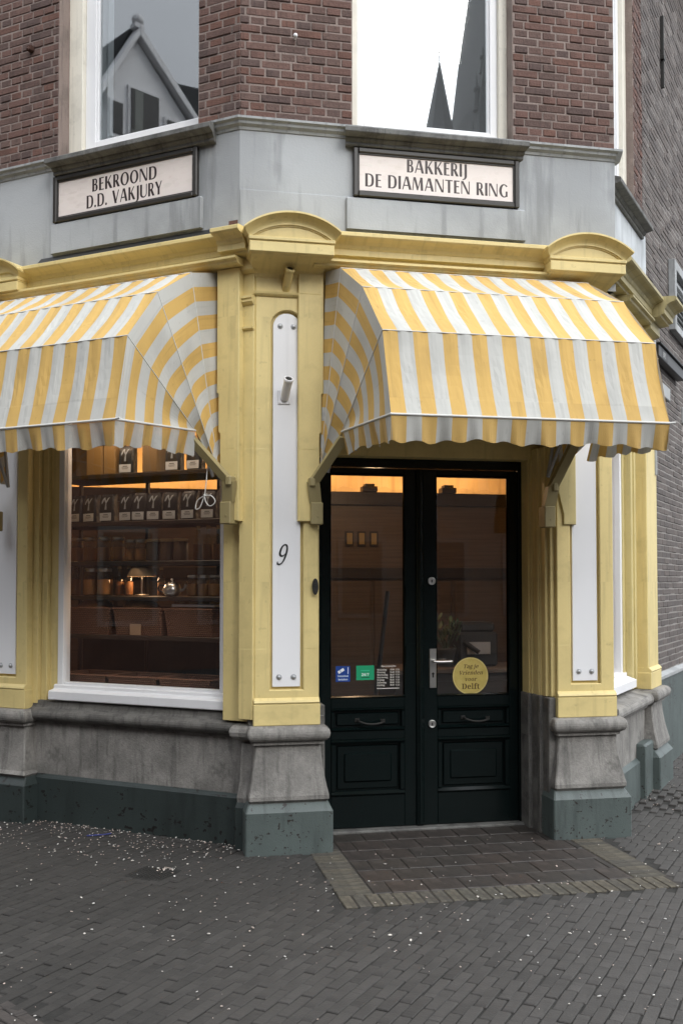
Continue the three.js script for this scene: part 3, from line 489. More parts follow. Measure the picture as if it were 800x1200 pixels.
  arms.forEach(([ub, uh], k) => {
    const h = hinge, s = k ? 1 : -1, c = bows[bows.length - 2], far = [uh + (P(k, c).x - P(k, h).x) * .5 - s * .045, h[1] + (c[1] - h[1]) * .5 - .05, h[0] + (c[0] - h[0]) * .5];
    part('bracket', [cb(ub - .037, ub + .037, 1.945, 2.078, .0, .10, .005), disc(ub + .006, 1.995, .098, .007, .005, 10)], M.armBrown, A);
    part('arm', [bar([[ub + s * .005, 2.075, .06], [ub + s * .022, 2.2, .085], [ub + s * .04, 2.205, .09]].slice(0, 2), .072, .05), bar([[ub + s * .022, 2.195, .085], [uh, h[1] - .03, h[0] + .0]], .06, .035), cb(ub - .02 + s * .03, ub + .02 + s * .03, 2.17, 2.23, .05, .12, .01)], M.armBrown, A);
  });
  return A;
}
const awnD = awning('D', n => .555 + .135 * n, n => 2.14 + .13 * n, [[.21, 3.475], [.58, 3.26], [.88, 2.945], [1.0, 2.475]], [.23, 2.49], [.055, 2.29, [.487, 2.01]], [.06, 3.492, [.52, 2.15]], 'yellow and white striped awning over the bakery door', .3, [[.461, .60], [1.95, 2.06]]);
const awnL = awning('L', n => -1.79, n => -.18, [[.25, 3.43], [.58, 3.23], [.85, 2.925], [.95, 2.458]], [.2, 2.497], [.04, 2.262, [-1.85, -.118]], [.0, 3.492, [-1.82, -.145]], 'yellow and white striped awning over the shop window', 1.9, [[-1.90, -1.75], [-.035, -.225]]);

// ================================================================ SIGNS
// condensed roman capitals with thick stems and thin arms, drawn stroke by stroke (unit cap height)
function drawText(ctx, text, x0, yBase, capH, width, color) {
  const T = .215, t = .085, Wd = { B: .62, A: .8, K: .74, E: .54, R: .68, I: .26, J: .34, D: .8, M: .98, N: .84, T: .66, G: .82, O: .86, V: .78, U: .78, Y: .72, '.': .24, ' ': .36 };
  const sp = .09, total = [...text].reduce((s, c) => s + Wd[c] + sp, -sp), sx = width / (total * capH);
  ctx.save(); ctx.translate(x0, yBase); ctx.scale(capH * sx, -capH); ctx.fillStyle = color;
  const poly = p => { ctx.beginPath(); p.forEach((q, i) => i ? ctx.lineTo(...q) : ctx.moveTo(...q)); ctx.closePath(); ctx.fill(); };
  const rect = (x, y, w, h) => ctx.fillRect(x, y, w, h);
  const st = (x1, y1, x2, y2, w) => poly([[x1, y1], [x1 + w, y1], [x2 + w, y2], [x2, y2]]);
  const bowl = (x, y0, y1, w, tt = T) => { const cy = (y0 + y1) / 2, ry = (y1 - y0) / 2; ctx.beginPath(); ctx.moveTo(x, y0); ctx.lineTo(x + w * .35, y0); ctx.bezierCurveTo(x + w * .95, y0, x + w, cy - ry * .4, x + w, cy); ctx.bezierCurveTo(x + w, cy + ry * .4, x + w * .95, y1, x + w * .35, y1); ctx.lineTo(x, y1); ctx.lineTo(x, y1 - t); ctx.lineTo(x + w * .3, y1 - t); ctx.bezierCurveTo(x + w * .7, y1 - t, x + w - tt, cy + ry * .4, x + w - tt, cy); ctx.bezierCurveTo(x + w - tt, cy - ry * .4, x + w * .7, y0 + t, x + w * .3, y0 + t); ctx.lineTo(x, y0 + t); ctx.closePath(); ctx.fill(); };
  const G = {
    I: () => rect(.03, 0, T, 1), B: () => { rect(.03, 0, T, 1); bowl(.1, .5, 1, .44, .16); bowl(.1, 0, .56, .5); },
    A: () => { st(0, 0, .31, 1, .1); st(.6, 0, .31, 1, T + .01); rect(.14, .28, .5, t); }, K: () => { rect(.03, 0, T, 1); st(.2, .46, .56, 1, .11); st(.53, 0, .22, .56, T + .03); },
    E: () => { rect(.03, 0, T, 1); rect(.1, 0, .43, t); rect(.1, 1 - t, .42, t); rect(.1, .49, .37, t); }, R: () => { rect(.03, 0, T, 1); bowl(.1, .44, 1, .48, .17); st(.48, 0, .22, .5, T + .02); },
    J: () => { ctx.beginPath(); ctx.moveTo(.12, 1); ctx.lineTo(.12 + T, 1); ctx.lineTo(.12 + T, .05); ctx.bezierCurveTo(.31, -.15, .1, -.26, -.06, -.24); ctx.lineTo(-.06, -.17); ctx.bezierCurveTo(.06, -.18, .12, -.08, .12, .05); ctx.closePath(); ctx.fill(); },
    D: () => { rect(.03, 0, T, 1); bowl(.1, 0, 1, .68); }, M: () => { st(.0, 0, .1, 1, .085); st(.74, 0, .68, 1, T); poly([[.1, 1], [.3, 1], [.52, .22], [.46, .02], [.4, .02]]); st(.42, .02, .72, 1, .08); },
    N: () => { rect(.04, 0, .085, 1); rect(.71, 0, .085, 1); poly([[.04, 1], [.24, 1], [.795, 0], [.6, 0]]); }, T: () => { rect(.235, 0, T, 1); rect(0, 1 - t, .66, t); },
    O: () => { ctx.beginPath(); ctx.ellipse(.43, .5, .43, .52, 0, 0, Math.PI * 2); ctx.closePath(); ctx.moveTo(.86 - T, .5); ctx.ellipse(.43, .5, .43 - T, .52 - t, 0, 0, Math.PI * 2); ctx.closePath(); ctx.fill('evenodd'); },
    G: () => { ctx.beginPath(); ctx.ellipse(.46, .5, .44, .52, 0, .75, 5.5); ctx.ellipse(.48, .5, .44 - T, .52 - t, 0, 5.5, .75, true); ctx.closePath(); ctx.fill(); rect(.61, .04, .17, .42); },
    V: () => { st(.29, 0, 0, 1, T + .01); st(.34, 0, .66, 1, .1); }, Y: () => { rect(.26, 0, T, .5); st(.26, .45, -.02, 1, T); st(.36, .45, .6, 1, .1); },
    U: () => { rect(.03, .3, T, .7); rect(.66, .3, .09, .7); ctx.beginPath(); ctx.moveTo(.03, .32); ctx.bezierCurveTo(.03, -.12, .75, -.12, .75, .32); ctx.lineTo(.66, .32); ctx.bezierCurveTo(.66, .0, .22, .0, .03 + T, .32); ctx.closePath(); ctx.fill(); },
    '.': () => { ctx.beginPath(); ctx.ellipse(.11, .09, .1, .1, 0, 0, 7); ctx.fill(); }, ' ': () => { },
  };
  for (const c of text) { G[c](); ctx.translate(Wd[c] + sp, 0); }
  ctx.restore();
}
function canvasTex(w, h, draw) { const c = document.createElement('canvas'); c.width = w; c.height = h; draw(c.getContext('2d'), w, h); const t = new THREE.CanvasTexture(c); t.colorSpace = THREE.SRGBColorSpace; t.anisotropy = 8; return t; }
function printed(w, h, m) { const g = new THREE.PlaneGeometry(w, h); const o = new THREE.Mesh(g, m); o.castShadow = o.receiveShadow = true; return o; }
function signBoard(fr, u0, u1, y0, y1, label, lines) {
  const A = thing('sign_board', label, 'sign', fr, [(u0 + u1) / 2, y0, .001], 'painted sign boards on the grey band'), w = u1 - u0, h = y1 - y0, f = .032, G = [];
  for (const s of [-1, 1]) G.push(cb(s * (w / 2) - (s > 0 ? f : 0), s * (w / 2) + (s < 0 ? f : 0), 0, h, 0, .034, .006), cb(s * (w / 2 - f - .004) - .004, s * (w / 2 - f - .004) + .004, f, h - f, 0, .024, .003));
  G.push(cb(-w / 2 + f, w / 2 - f, 0, f, 0, .034, .006), cb(-w / 2 + f, w / 2 - f, h - f, h, 0, .034, .006), cb(-w / 2 + f, w / 2 - f, f, f + .008, 0, .024, .003), cb(-w / 2 + f, w / 2 - f, h - f - .008, h - f, 0, .024, .003));
  part('frame', G, M.signFrame, A);
  part('board', cb(-w / 2 + .01, w / 2 - .01, .01, h - .01, 0, .014), M.signFrame, A);
  const iw = w - 2 * f - .012, ih = h - 2 * f - .012, S = 1500;
  const t = canvasTex(Math.round(iw * S), Math.round(ih * S), (c, cw, ch) => { c.fillStyle = '#e6dbd4'; c.fillRect(0, 0, cw, ch); for (let i = 0; i < 260; i++) { c.fillStyle = `rgba(${rnd() < .5 ? '150,130,115' : '250,244,240'},${R(.02, .06)})`; c.beginPath(); c.ellipse(R(0, cw), R(0, ch), R(4, 60), R(3, 22), 0, 0, 7); c.fill(); } for (const [s, a, e, base, cap] of lines) drawText(c, s, (a - u0 - f - .006) * S, ch - (base - y0 - f - .006) * S, cap * S, (e - a) * S, '#2b1a18'); });
  const p = printed(iw, ih, std(lin(1, 1, 1), .4, { map: t })); p.name = 'lettering'; p.position.set(0, h / 2, .0165); A.add(p);
  return A;
}
signBoard('D', .70, 1.785, 3.99, 4.297, 'pale sign reading BAKKERIJ DE DIAMANTEN RING over the bakery door', [['BAKKERIJ', 1.043, 1.438, 4.168, .083], ['DE DIAMANTEN RING', .775, 1.712, 4.058, .083]]);
signBoard('L', -1.432, -.29, 3.986, 4.297, 'pale sign reading BEKROOND D.D. VAKJURY over the shop window', [['BEKROOND', -1.115, -.60, 4.15, .084], ['D.D. VAKJURY', -1.16, -.56, 4.045, .085]]);

// ================================================================ FLAGPOLE SOCKETS, CORD
function socket(u, y, m, label) {
  const A = thing('flagpole_socket', label, 'flagpole socket', 'D', [u, y, .038], 'flagpole sockets on the corner pilaster');
  part('back_plate', [cb(-.037, .037, -.045, .04, 0, .007), ...[[-.028, -.035], [.028, -.035], [-.028, .03], [.028, .03]].map(([a, c]) => disc(a, c, .006, .004, .003, 8))], m, A);
  const t = new THREE.LatheGeometry([[.019, 0], [.026, 0], [.026, .128], [.030, .128], [.030, .145], [.019, .145], [.019, .0]].map(p => new THREE.Vector2(...p)), 18); t.rotateX(.75); t.rotateZ(-.12); t.translate(.002, -.012, .0);
  part('tube', t, m, A); part('bore', new THREE.CylinderGeometry(.0195, .0195, .01, 14).translate(0, .138, 0).rotateX(.75).rotateZ(-.12).translate(.002, -.012, 0), M.black, A);
  return A;
}
socket(.275, 3.385, M.yellow, 'yellow painted flagpole socket under the corner pediment');
socket(.268, 2.72, M.white, 'white flagpole socket screwed to the white panel above the number 9');
M.cord = std(lin(.6, .59, .56), .9);
{ const A = thing('tied_cord', 'white cord tied in a bow on the window awning arm', 'cord', 'L', [-.15, 2.075, .13]);
  part('cord', [tube([[0, .22, -.02], [.004, .12, 0], [.0, .04, .01]], .0035, 10, 6), tube([[0, .04, .01], [-.05, .01, .012], [-.062, -.04, .012], [-.035, -.035, .014], [0, .04, .012]], .0035, 20, 6), tube([[0, .04, .01], [.05, .035, .012], [.075, 0, .012], [.04, -.025, .014], [.01, .0, .012], [0, .04, .012]], .0035, 22, 6), new THREE.SphereGeometry(.008, 8, 6).translate(0, .04, .012)], M.cord, A); }

// ================================================================ STICKERS ON THE DOOR GLASS
function sticker(name, label, cat, u, y, w, h, tx, round, alpha) {
  const A = thing(name, label, cat, 'D', [u, y, DN - .0215]);
  const m = std(lin(1, 1, 1), .45, { map: tx }); if (alpha) { m.transparent = true; m.alphaTest = .5; }
  const g = round ? new THREE.CircleGeometry(w / 2, 40) : new THREE.PlaneGeometry(w, h); const o = new THREE.Mesh(g, m); o.name = 'print'; o.castShadow = o.receiveShadow = true; A.add(o); return A;
}
sticker('round_sticker', 'round gold sticker with brown writing on the right door glass', 'sticker', 1.575, .978, .246, .246, canvasTex(512, 512, (c, w) => {
  c.fillStyle = '#b9a55a'; c.fillRect(0, 0, w, w); c.strokeStyle = '#cdbd7c'; c.lineWidth = 12; c.beginPath(); c.arc(256, 256, 246, 0, 7); c.stroke();
  for (let i = 0; i < 90; i++) { c.fillStyle = `rgba(${rnd() < .5 ? '120,95,30' : '215,205,150'},.06)`; c.beginPath(); c.arc(R(0, 512), R(0, 512), R(8, 60), 0, 7); c.fill(); }
  c.fillStyle = '#4a3510'; c.textAlign = 'center'; c.font = 'italic bold 74px serif'; c.fillText('Tag je', 260, 150); c.fillText('Vrienden', 260, 238); c.fillText('voor', 256, 326); c.font = 'bold 104px serif'; c.fillText('Delft', 258, 436);
}), true);
sticker('blue_sticker', 'small blue payment sticker on the left door glass', 'sticker', .7135, 1.006, .095, .101, canvasTex(190, 202, (c) => { c.fillStyle = '#123f8f'; c.fillRect(0, 0, 190, 202); c.fillStyle = '#e8edf4'; c.save(); c.translate(75, 58); c.rotate(-.55); c.fillRect(-50, -18, 88, 38); c.fillStyle = '#9fb4d4'; c.fillRect(-20, -18, 12, 38); c.restore(); c.fillStyle = '#dfe7f2'; c.fillRect(158, 14, 8, 88); c.font = 'bold 34px sans-serif'; c.textAlign = 'center'; c.fillText('Contactloos', 95, 140, 140); c.fillText('betalen', 95, 184, 130); }));
sticker('green_sticker', 'small green sticker in the middle of the left door glass', 'sticker', .8605, 1.011, .119, .094, canvasTex(238, 188, (c) => { c.fillStyle = '#169a6b'; c.fillRect(0, 0, 238, 188); c.fillStyle = '#3fc596'; c.fillRect(60, 60, 118, 8); c.fillStyle = '#e3f3ec'; c.font = 'bold 50px sans-serif'; c.textAlign = 'center'; c.fillText('24/7', 120, 135); c.fillStyle = '#0b5c40'; c.fillRect(66, 150, 110, 12); }));
sticker('opening_hours', 'white opening hours lettering on the left door glass', 'sign', 1.017, .98, .16, .166, canvasTex(480, 498, (c) => { c.clearRect(0, 0, 480, 498); c.fillStyle = '#cfcac2'; c.font = 'bold 46px sans-serif'; c.fillText('Openingstijden', 90, 50, 300); c.font = 'bold 44px sans-serif'; ['Maandag', 'Dinsdag', 'Woensdag', 'Donderdag', 'Vrijdag', 'Zaterdag', 'Zondag'].forEach((d, i) => { const y = 118 + i * 50; c.fillText(d, 6, y, 220); c.fillText('08.00', 268, y, 84); c.fillText('17.30', 376, y, 84); }); c.fillRect(4, 458, 450, 16); }), false, true);

// ================================================================ INSIDE THE SHOP
RectAreaLightUniformsLib.init();
const lathe0 = p => new THREE.LatheGeometry(p.map(q => new THREE.Vector2(...q)), 24);
M.glow = std(lin(1, .55, .2), .6, { emissive: lin(1, .6, .26), emissiveIntensity: 2.5 });
{ // tall dark cabinet along the back wall; a strip lamp on its top lights the wall above
  const A = thing('back_cabinet', 'tall brown cabinet along the back wall behind the counter', 'cabinet', 'D', [1.0, .012, -3.53]);
  part('carcass', [cb(-4.1, 2.12, 0, 2.36, .0, .42)], M.wood, A);
  part('cornice_rail', [cb(-4.1, 2.12, 2.30, 2.42, .42, .47), cb(-4.1, 2.12, 1.62, 1.72, .42, .46)], M.darkWood, A);
  for (let i = 0; i < 8; i++) part('door', [cb(-4.08 + i * .775, -3.34 + i * .775, .1, 1.6, .42, .44, .006)], M.wood, A);
  const l = thing('strip_lamp', 'warm strip lamp glowing along the top of the back cabinet', 'lamp', 'D', [.2, 2.385, -3.26]);
  part('tube', [rod([-3.2, 0.02, 0], [2.8, 0.02, 0], .014)], M.glow, l);
  const ra = new THREE.RectAreaLight(new THREE.Color(1, .6, .25), 22, 5.8, .06); ra.position.set(-.15, .05, .02); ra.lookAt(-.15 + 0, 2, -.6); l.add(ra);
}
{ const A = thing('added_pendant_lamp', 'added warm pendant lamp, unseen in the shop above the counter', 'lamp', 'D', [1.25, 2.56, -1.75]);  // lamp added out of view to brighten the shop interior
  part('lamp_shade', lathe0([[.02, .14], [.06, .13], [.13, .03], [.135, 0], [.128, .0], [.055, .12], [.02, .13]]), M.frameDark, A); part('bulb', new THREE.SphereGeometry(.035, 12, 8).translate(0, .04, 0), M.glow, A); part('cord', rod([0, .13, 0], [0, .42, 0], .004, 6), M.black, A);
  const p = new THREE.PointLight(new THREE.Color(1, .66, .38), 1.0); p.position.set(0, .0, 0); p.castShadow = true; p.shadow.radius = 3; A.add(p); }
const boxOn = (x, label) => { const A = thing('cardboard_box', label, 'box', 'D', [x, 2.434, -3.1]); part('carton', [cb(-.07, .07, 0, .05, -.06, .06), cb(-.045, .045, .05, .075, -.05, .05)], M.darkWood, A); };
boxOn(1.52, 'small dark box on the back cabinet seen through the left door glass'); boxOn(2.28, 'small dark box on the back cabinet seen through the right door glass');
for (const [i, w] of ['leftmost', 'middle', 'rightmost'].entries()) { const A = thing('picture_frame', `${w} of three small gold framed pictures on the cabinet`, 'picture', 'D', [1.335 + i * .115, 1.93, -3.1], 'small pictures on the cabinet'); part('frame', [cb(-.04, .04, 0, .14, 0, .012), cb(-.028, .028, .015, .125, .01, .016)], M.darkWood, A); part('print', cb(-.026, .026, .018, .122, .012, .018), std(lin(.32, .22, .07), .5), A); }
{ const A = thing('counter', 'dark shop counter standing behind the doors', 'counter', 'D', [1.7, .012, -2.2]); part('front_panel', [cb(-.3, 1.6, 0, .86, 0, .5), cb(-.28, 1.58, .1, .8, .5, .512)], M.darkWood, A); part('worktop', cb(-.33, 1.63, .86, .9, -.03, .54, .008), M.wood, A); }
{ const A = thing('broom', 'dark broom leaning inside behind the left door glass', 'broom', 'D', [.98, .012, -.95]); part('handle', [rod([0, .12, .05], [.2, 1.52, -.08], .016)], M.black, A); part('head', [cb(-.14, .12, .05, .1, .02, .08, .01)], M.darkWood, A); part('bristle', loft([[-.15, .13, .09, 0], [-.13, .11, .07, .05]], .03), M.darkRoom, A); }
M.leaf = new THREE.MeshPhysicalMaterial({ color: lin(.05, .085, .03), roughness: .6, transmission: .2, thickness: 0 });
M.pot = std(lin(.05, .045, .04), .6);
{ const A = thing('pot_plant', 'leafy pot plant on the counter behind the right door glass', 'plant', 'D', [1.88, .912, -1.9]); part('pot', new THREE.LatheGeometry([[0, 0], [.06, 0], [.085, .13], [.09, .13], [.09, .15], [.075, .15], [.07, .12], [0, .12]].map(p => new THREE.Vector2(...p)), 20), M.pot, A); const G = []; for (let i = 0; i < 70; i++) { const a = R(0, 6.3), r = R(.02, .17), y = R(.16, .42), g = new THREE.CircleGeometry(R(.014, .026), 6); g.scale(.7, 1.6, 1); g.rotateX(R(-1, 1)); g.rotateY(a); g.translate(r * Math.cos(a), y, r * Math.sin(a)); G.push(g); if (i % 4 === 0) G.push(rod([0, .12, 0], [r * Math.cos(a), y, r * Math.sin(a)], .003, 5)); } part('leaf_cluster', G, M.leaf, A); }
{ const A = thing('coffee_grinder', 'dark coffee machine on the counter behind the right door glass', 'machine', 'D', [2.14, .912, -1.98]); part('body', [cb(-.17, .17, 0, .28, -.15, .15, .02), cb(-.15, .15, .28, .36, -.13, .13, .02), rod([-.12, .2, .15], [-.02, .12, .22], .02)], M.black, A); part('panel', cb(-.1, .1, .1, .2, .15, .16), M.steel, A); }

{ const l = thing('added_window_lamp', 'added warm strip lamp, unseen at the top of the shop window display', 'lamp', 'L', [-.9, 2.77, -.26]);  // lamp added out of view behind the window head to light the goods
  part('tube', rod([-.55, 0, 0], [.55, 0, 0], .012), M.glow, l); part('holder', cb(-.57, .57, .012, .03, -.02, .02), M.galv, l);
  const ra = new THREE.RectAreaLight(new THREE.Color(1, .76, .55), 22, 1.1, .03); ra.position.set(0, -.016, 0); l.add(ra); l.updateMatrixWorld(true); const c = wp('L', -.9, .9, -.52); ra.lookAt(c.x, c.y, c.z); }
// display shelves behind the window
const shelfY = [.30, .82, 1.237, 1.505, 1.745, 2.02, 2.352];
{ const A = thing('display_shelves', 'dark wooden display shelves standing behind the shop window', 'shelves', 'L', [-.95, .012, -.62]);
  for (const y of shelfY) part('shelf', cb(-.9, .85, y - .045, y - .014, -.2, .2, .004), M.darkWood, A);
  for (const u of [-.92, -.31, .3, .87]) part('upright', [cb(u - .012, u + .012, 0, 2.75, -.2, -.17), cb(u - .012, u + .012, 0, 2.75, .14, .155)].slice(0, 1), M.darkWood, A);
  part('base', cb(-.92, .87, 0, .26, -.2, .2), M.darkWood, A); part('shade_backing', [cb(-.9, .85, .28, 1.18, -.2, -.19)], M.black, A); }  // black sheet added behind the lower shelves to paint in their dark
const bagTex = canvasTex(256, 440, (c) => { c.fillStyle = '#1b1d20'; c.fillRect(0, 0, 256, 440); c.fillStyle = '#8d949a'; c.beginPath(); c.moveTo(70, 60); c.lineTo(120, 150); c.lineTo(105, 250); c.lineTo(150, 250); c.lineTo(140, 150); c.lineTo(200, 50); c.lineTo(165, 60); c.lineTo(128, 115); c.lineTo(100, 50); c.closePath(); c.fill(); c.beginPath(); c.ellipse(60, 110, 16, 50, .4, 0, 7); c.fill(); c.fillStyle = '#c3c8cc'; c.fillRect(6, 300, 244, 125); c.fillStyle = '#3d4043'; c.fillRect(80, 325, 100, 12); c.fillRect(60, 350, 136, 7); c.fillRect(70, 368, 116, 7); });
M.bag = std(lin(.02, .022, .025), .42, { bumpMap: rep(wave, .12, .12), bumpScale: .006 }); M.bagFace = std(lin(1, 1, 1), .45, { map: bagTex });
const bagProto = (() => {
  const A = new THREE.Group(); const rg = []; for (let i = 0; i <= 8; i++) { const t = i / 8, d = .036 * Math.sqrt(Math.max(.02, 1 - Math.pow(t, 3))) * (t < .08 ? .85 : 1); rg.push([-.058 + .004 * t, .058 - .004 * t, d, .193 * t]); }
  const g = loft(rg, -.03, .016); part('pouch', g, M.bag, A);
  const pos = [], uv = []; for (let i = 0; i < 8; i++) { const q = k => { const t = .03 + .9 * k / 8; return [.193 * t, .036 * Math.sqrt(Math.max(.02, 1 - Math.pow(t, 3))) + .0015, t]; }; const [y0, z0, t0] = q(i), [y1, z1, t1] = q(i + 1); for (const [x, y, z, u, v] of [[-.05, y0, z0, 0, t0], [.05, y0, z0, 1, t0], [.05, y1, z1, 1, t1], [-.05, y0, z0, 0, t0], [.05, y1, z1, 1, t1], [-.05, y1, z1, 0, t1]]) { pos.push(x, y, z); uv.push(u, v); } }
  const f = new THREE.BufferGeometry(); f.setAttribute('position', new THREE.Float32BufferAttribute(pos, 3)); f.setAttribute('uv', new THREE.Float32BufferAttribute(uv, 2)); f.computeVertexNormals(); part('print', f, M.bagFace, A, null, true);
  return A;
})();
const ORD = ['leftmost', 'second from left', 'third from left', 'fourth from left', 'middle', 'fourth from right', 'third from right', 'second from right', 'rightmost'];
[-1.625, -1.505, -1.345, -1.19, -1.075, -.955, -.82, -.665, -.51].forEach((u, i) => { const A = bagProto.clone(); A.name = numbered('coffee_bag'); scene.add(A); A.position.copy(wp('L', u + R(-.004, .004), shelfY[5], -.48 + R(-.01, .01))); A.rotation.set(0, ANG.L + R(-.12, .12), R(-.02, .02)); tag(A, `dark coffee bag with grey label, ${ORD[i]} of the window's row of nine`, 'coffee bag', 'coffee bags in the shop window'); });
[[-1.19, 'left'], [-.80, 'middle'], [-.63, 'right']].forEach(([u, w]) => { const A = bagProto.clone(); A.name = numbered('coffee_bag'); scene.add(A); A.position.copy(wp('L', u, shelfY[6], -.48)); A.rotation.y = ANG.L + R(-.1, .1); tag(A, `dark coffee bag on the top shelf under the awning hem, ${w} of three`, 'coffee bag', 'coffee bags on the top shelf'); });
M.gift = [std(lin(.28, .17, .06), .6), std(lin(.06, .035, .02), .5), std(lin(.2, .13, .06), .5)];
[[-1.66, .1, 0, 'narrow dark', 1], [-1.45, .14, 1, 'wide tan', 0], [-1.32, .1, 2, 'narrow tan', 0], [-.98, .12, 3, 'brown', 2]].forEach(([u, w, i, c, m]) => { const A = thing('gift_box', `${c} gift box on the top shelf of the window display`, 'box', 'L', [u, shelfY[6], -.5]); part('carton', cb(-w / 2, w / 2, 0, .24, -.06, .06), M.gift[m], A); part('lid', cb(-w / 2 - .004, w / 2 + .004, .2, .246, -.064, .064), M.gift[m], A); });
// jars, tins and pots on the middle shelves
M.jarGlass = new THREE.MeshPhysicalMaterial({ color: lin(.9, .85, .75), roughness: .05, transmission: 1, thickness: 0, ior: 1.5 });
M.goods = [[.32, .17, .06], [.22, .1, .04], [.45, .3, .14], [.09, .05, .03]].map(c => std(lin(...c), .6));
const lathe = (p, s = 20) => new THREE.LatheGeometry(p.map(q => new THREE.Vector2(...q)), s);
const jar = (() => { const A = new THREE.Group(); part('glass_body', lathe([[0, 0], [.04, 0], [.045, .01], [.045, .1], [.034, .12], [.034, .13]]), M.jarGlass, A); part('contents', lathe([[0, .004], [.04, .004], [.042, .01], [.042, .085], [0, .09]]), M.goods[0], A); part('lid', lathe([[0, .15], [.03, .15], [.037, .145], [.037, .128], [0, .128]]), M.steel, A); return A; })();
const tin = (() => { const A = new THREE.Group(); part('canister', lathe([[0, 0], [.05, 0], [.052, .004], [.052, .13], [0, .13]]), M.gift[1], A); part('lid', lathe([[0, .15], [.046, .15], [.054, .145], [.054, .128], [0, .128]]), M.goods[2], A); return A; })();
const teapot = (() => { const A = new THREE.Group(); part('pot', lathe([[0, 0], [.05, 0], [.075, .03], [.078, .06], [.06, .1], [.03, .115], [0, .118]], 24), M.steel, A); part('lid', lathe([[0, .15], [.01, .148], [.012, .135], [.006, .128], [.032, .118], [.03, .112]], 16), M.steel, A); part('spout', tube([[.065, .04, 0], [.1, .06, 0], [.115, .1, 0]], .011, 10, 8), M.steel, A); part('handle', tube([[-.06, .09, 0], [-.11, .09, 0], [-.115, .05, 0], [-.068, .03, 0]], .007, 14, 6), M.black, A); return A; })();
const bottle = (() => { const A = new THREE.Group(); part('flask', lathe([[0, 0], [.03, 0], [.033, .006], [.033, .12], [.012, .16], [.012, .2]], 18), M.jarGlass, A); part('contents', lathe([[0, .004], [.029, .004], [.031, .01], [.031, .1], [0, .105]], 18), M.goods[1], A); part('stopper', lathe([[0, .222], [.013, .22], [.014, .198], [0, .198]], 14), M.goods[2], A); return A; })();
const place = (src, name, label, cat, u, y, n, turn = 0, group, s = 1) => { const A = src.clone(); A.name = numbered(name); scene.add(A); A.position.copy(wp('L', u, y, n)); A.rotation.y = ANG.L + turn; A.scale.setScalar(s); return tag(A, label, cat, group); };
const nth = ['first', 'second', 'third', 'fourth', 'fifth', 'sixth', 'seventh', 'eighth'];
[-1.66, -1.55, -1.42, -1.30].forEach((u, i) => place(jar, 'storage_jar', `${nth[i]} preserve jar from the left just under the coffee bags`, 'jar', u, shelfY[4], -.52, 0, 'preserve jars under the coffee bags', 1.15));
[-.98, -.87, -.76].forEach((u, i) => place(tin, 'tea_tin', `${nth[i]} tea tin from the left just under the coffee bags`, 'tin', u, shelfY[4], -.5, 0, 'tea tins under the coffee bags'));
[-.62, -.54, -.46].forEach((u, i) => place(bottle, 'syrup_bottle', `${nth[i]} syrup bottle from the left near the window's right edge`, 'bottle', u, shelfY[4], -.5, 0, 'syrup bottles at the right of the window', 1.05));
place(teapot, 'teapot', 'shiny metal teapot at the middle of the window shelves', 'teapot', -.80, shelfY[3], -.46, .4, null, .8);
place(bottle, 'oil_bottle', 'tall oil bottle at the left end of the shelf above the baskets', 'bottle', -1.64, shelfY[3], -.48, 0, null, 1.1);
[-1.5, -1.38].forEach((u, i) => place(jar, 'biscuit_jar', `${i ? 'right' : 'left'} biscuit jar of the pair two shelves under the coffee bags`, 'jar', u, shelfY[3], -.48, 0, 'biscuit jars', 1.3));
[-.66, -.57, -.49].forEach((u, i) => place(jar, 'jam_jar', `${nth[i]} jam jar right of the metal teapot`, 'jar', u, shelfY[3], -.5, 0, 'jam jars right of the teapot', .95));
{ const A = thing('shade_lamp', 'tan shaded lamp standing in the middle of the window display', 'lamp', 'L', [-1.08, shelfY[3], -.5]); A.scale.setScalar(.78); part('lamp_shade', lathe([[.13, .17], [.128, .172], [.1, .24], [.04, .262], [0, .265], [0, .262], [.1, .236], [.126, .17]], 28), std(lin(.36, .25, .14), .7), A); part('stem', rod([0, 0, 0], [0, .26, 0], .008), M.steel, A); part('foot', lathe([[0, 0], [.06, 0], [.06, .012], [0, .016]]), M.steel, A); part('bulb', new THREE.SphereGeometry(.022, 12, 8).translate(0, .2, 0), M.glow, A); const p = new THREE.PointLight(new THREE.Color(1, .68, .4), .14); p.position.set(0, .2, 0); p.castShadow = true; p.shadow.radius = 2; A.add(p); }
{ const A = thing('price_card', 'small tan price card on the shelf edge of the window', 'card', 'L', [-1.06, 1.24, -.405]); part('card', cb(-.045, .045, 0, .075, 0, .003), std(lin(.42, .26, .15), .7), A); }
[-1.17, -1.09].forEach((u, i) => place(jar, 'honey_jar', `${i ? 'right' : 'left'} honey jar of the pair left of the tea tins`, 'jar', u, shelfY[4], -.5, 0, 'honey jars', 1.0));
[-.33, -.26].forEach((u, i) => place(tin, 'spice_tin', `${i ? 'right' : 'left'} spice tin at the right end of the shelf below the bags`, 'tin', u, shelfY[4], -.5, 0, 'spice tins', .8));
[-1.27, -1.19].forEach((u, i) => place(bottle, 'vinegar_bottle', `${i ? 'right' : 'left'} vinegar bottle standing left of the shaded lamp`, 'bottle', u, shelfY[3], -.5, 0, 'vinegar bottles', .95));
[-.93, -.38].forEach((u, i) => place(bottle, 'cordial_bottle', i ? 'cordial bottle at the right end of the shelf above the baskets' : 'cordial bottle between the shaded lamp and the metal teapot', 'bottle', u, shelfY[3], -.52, 0, null, i ? 1.0 : .9));
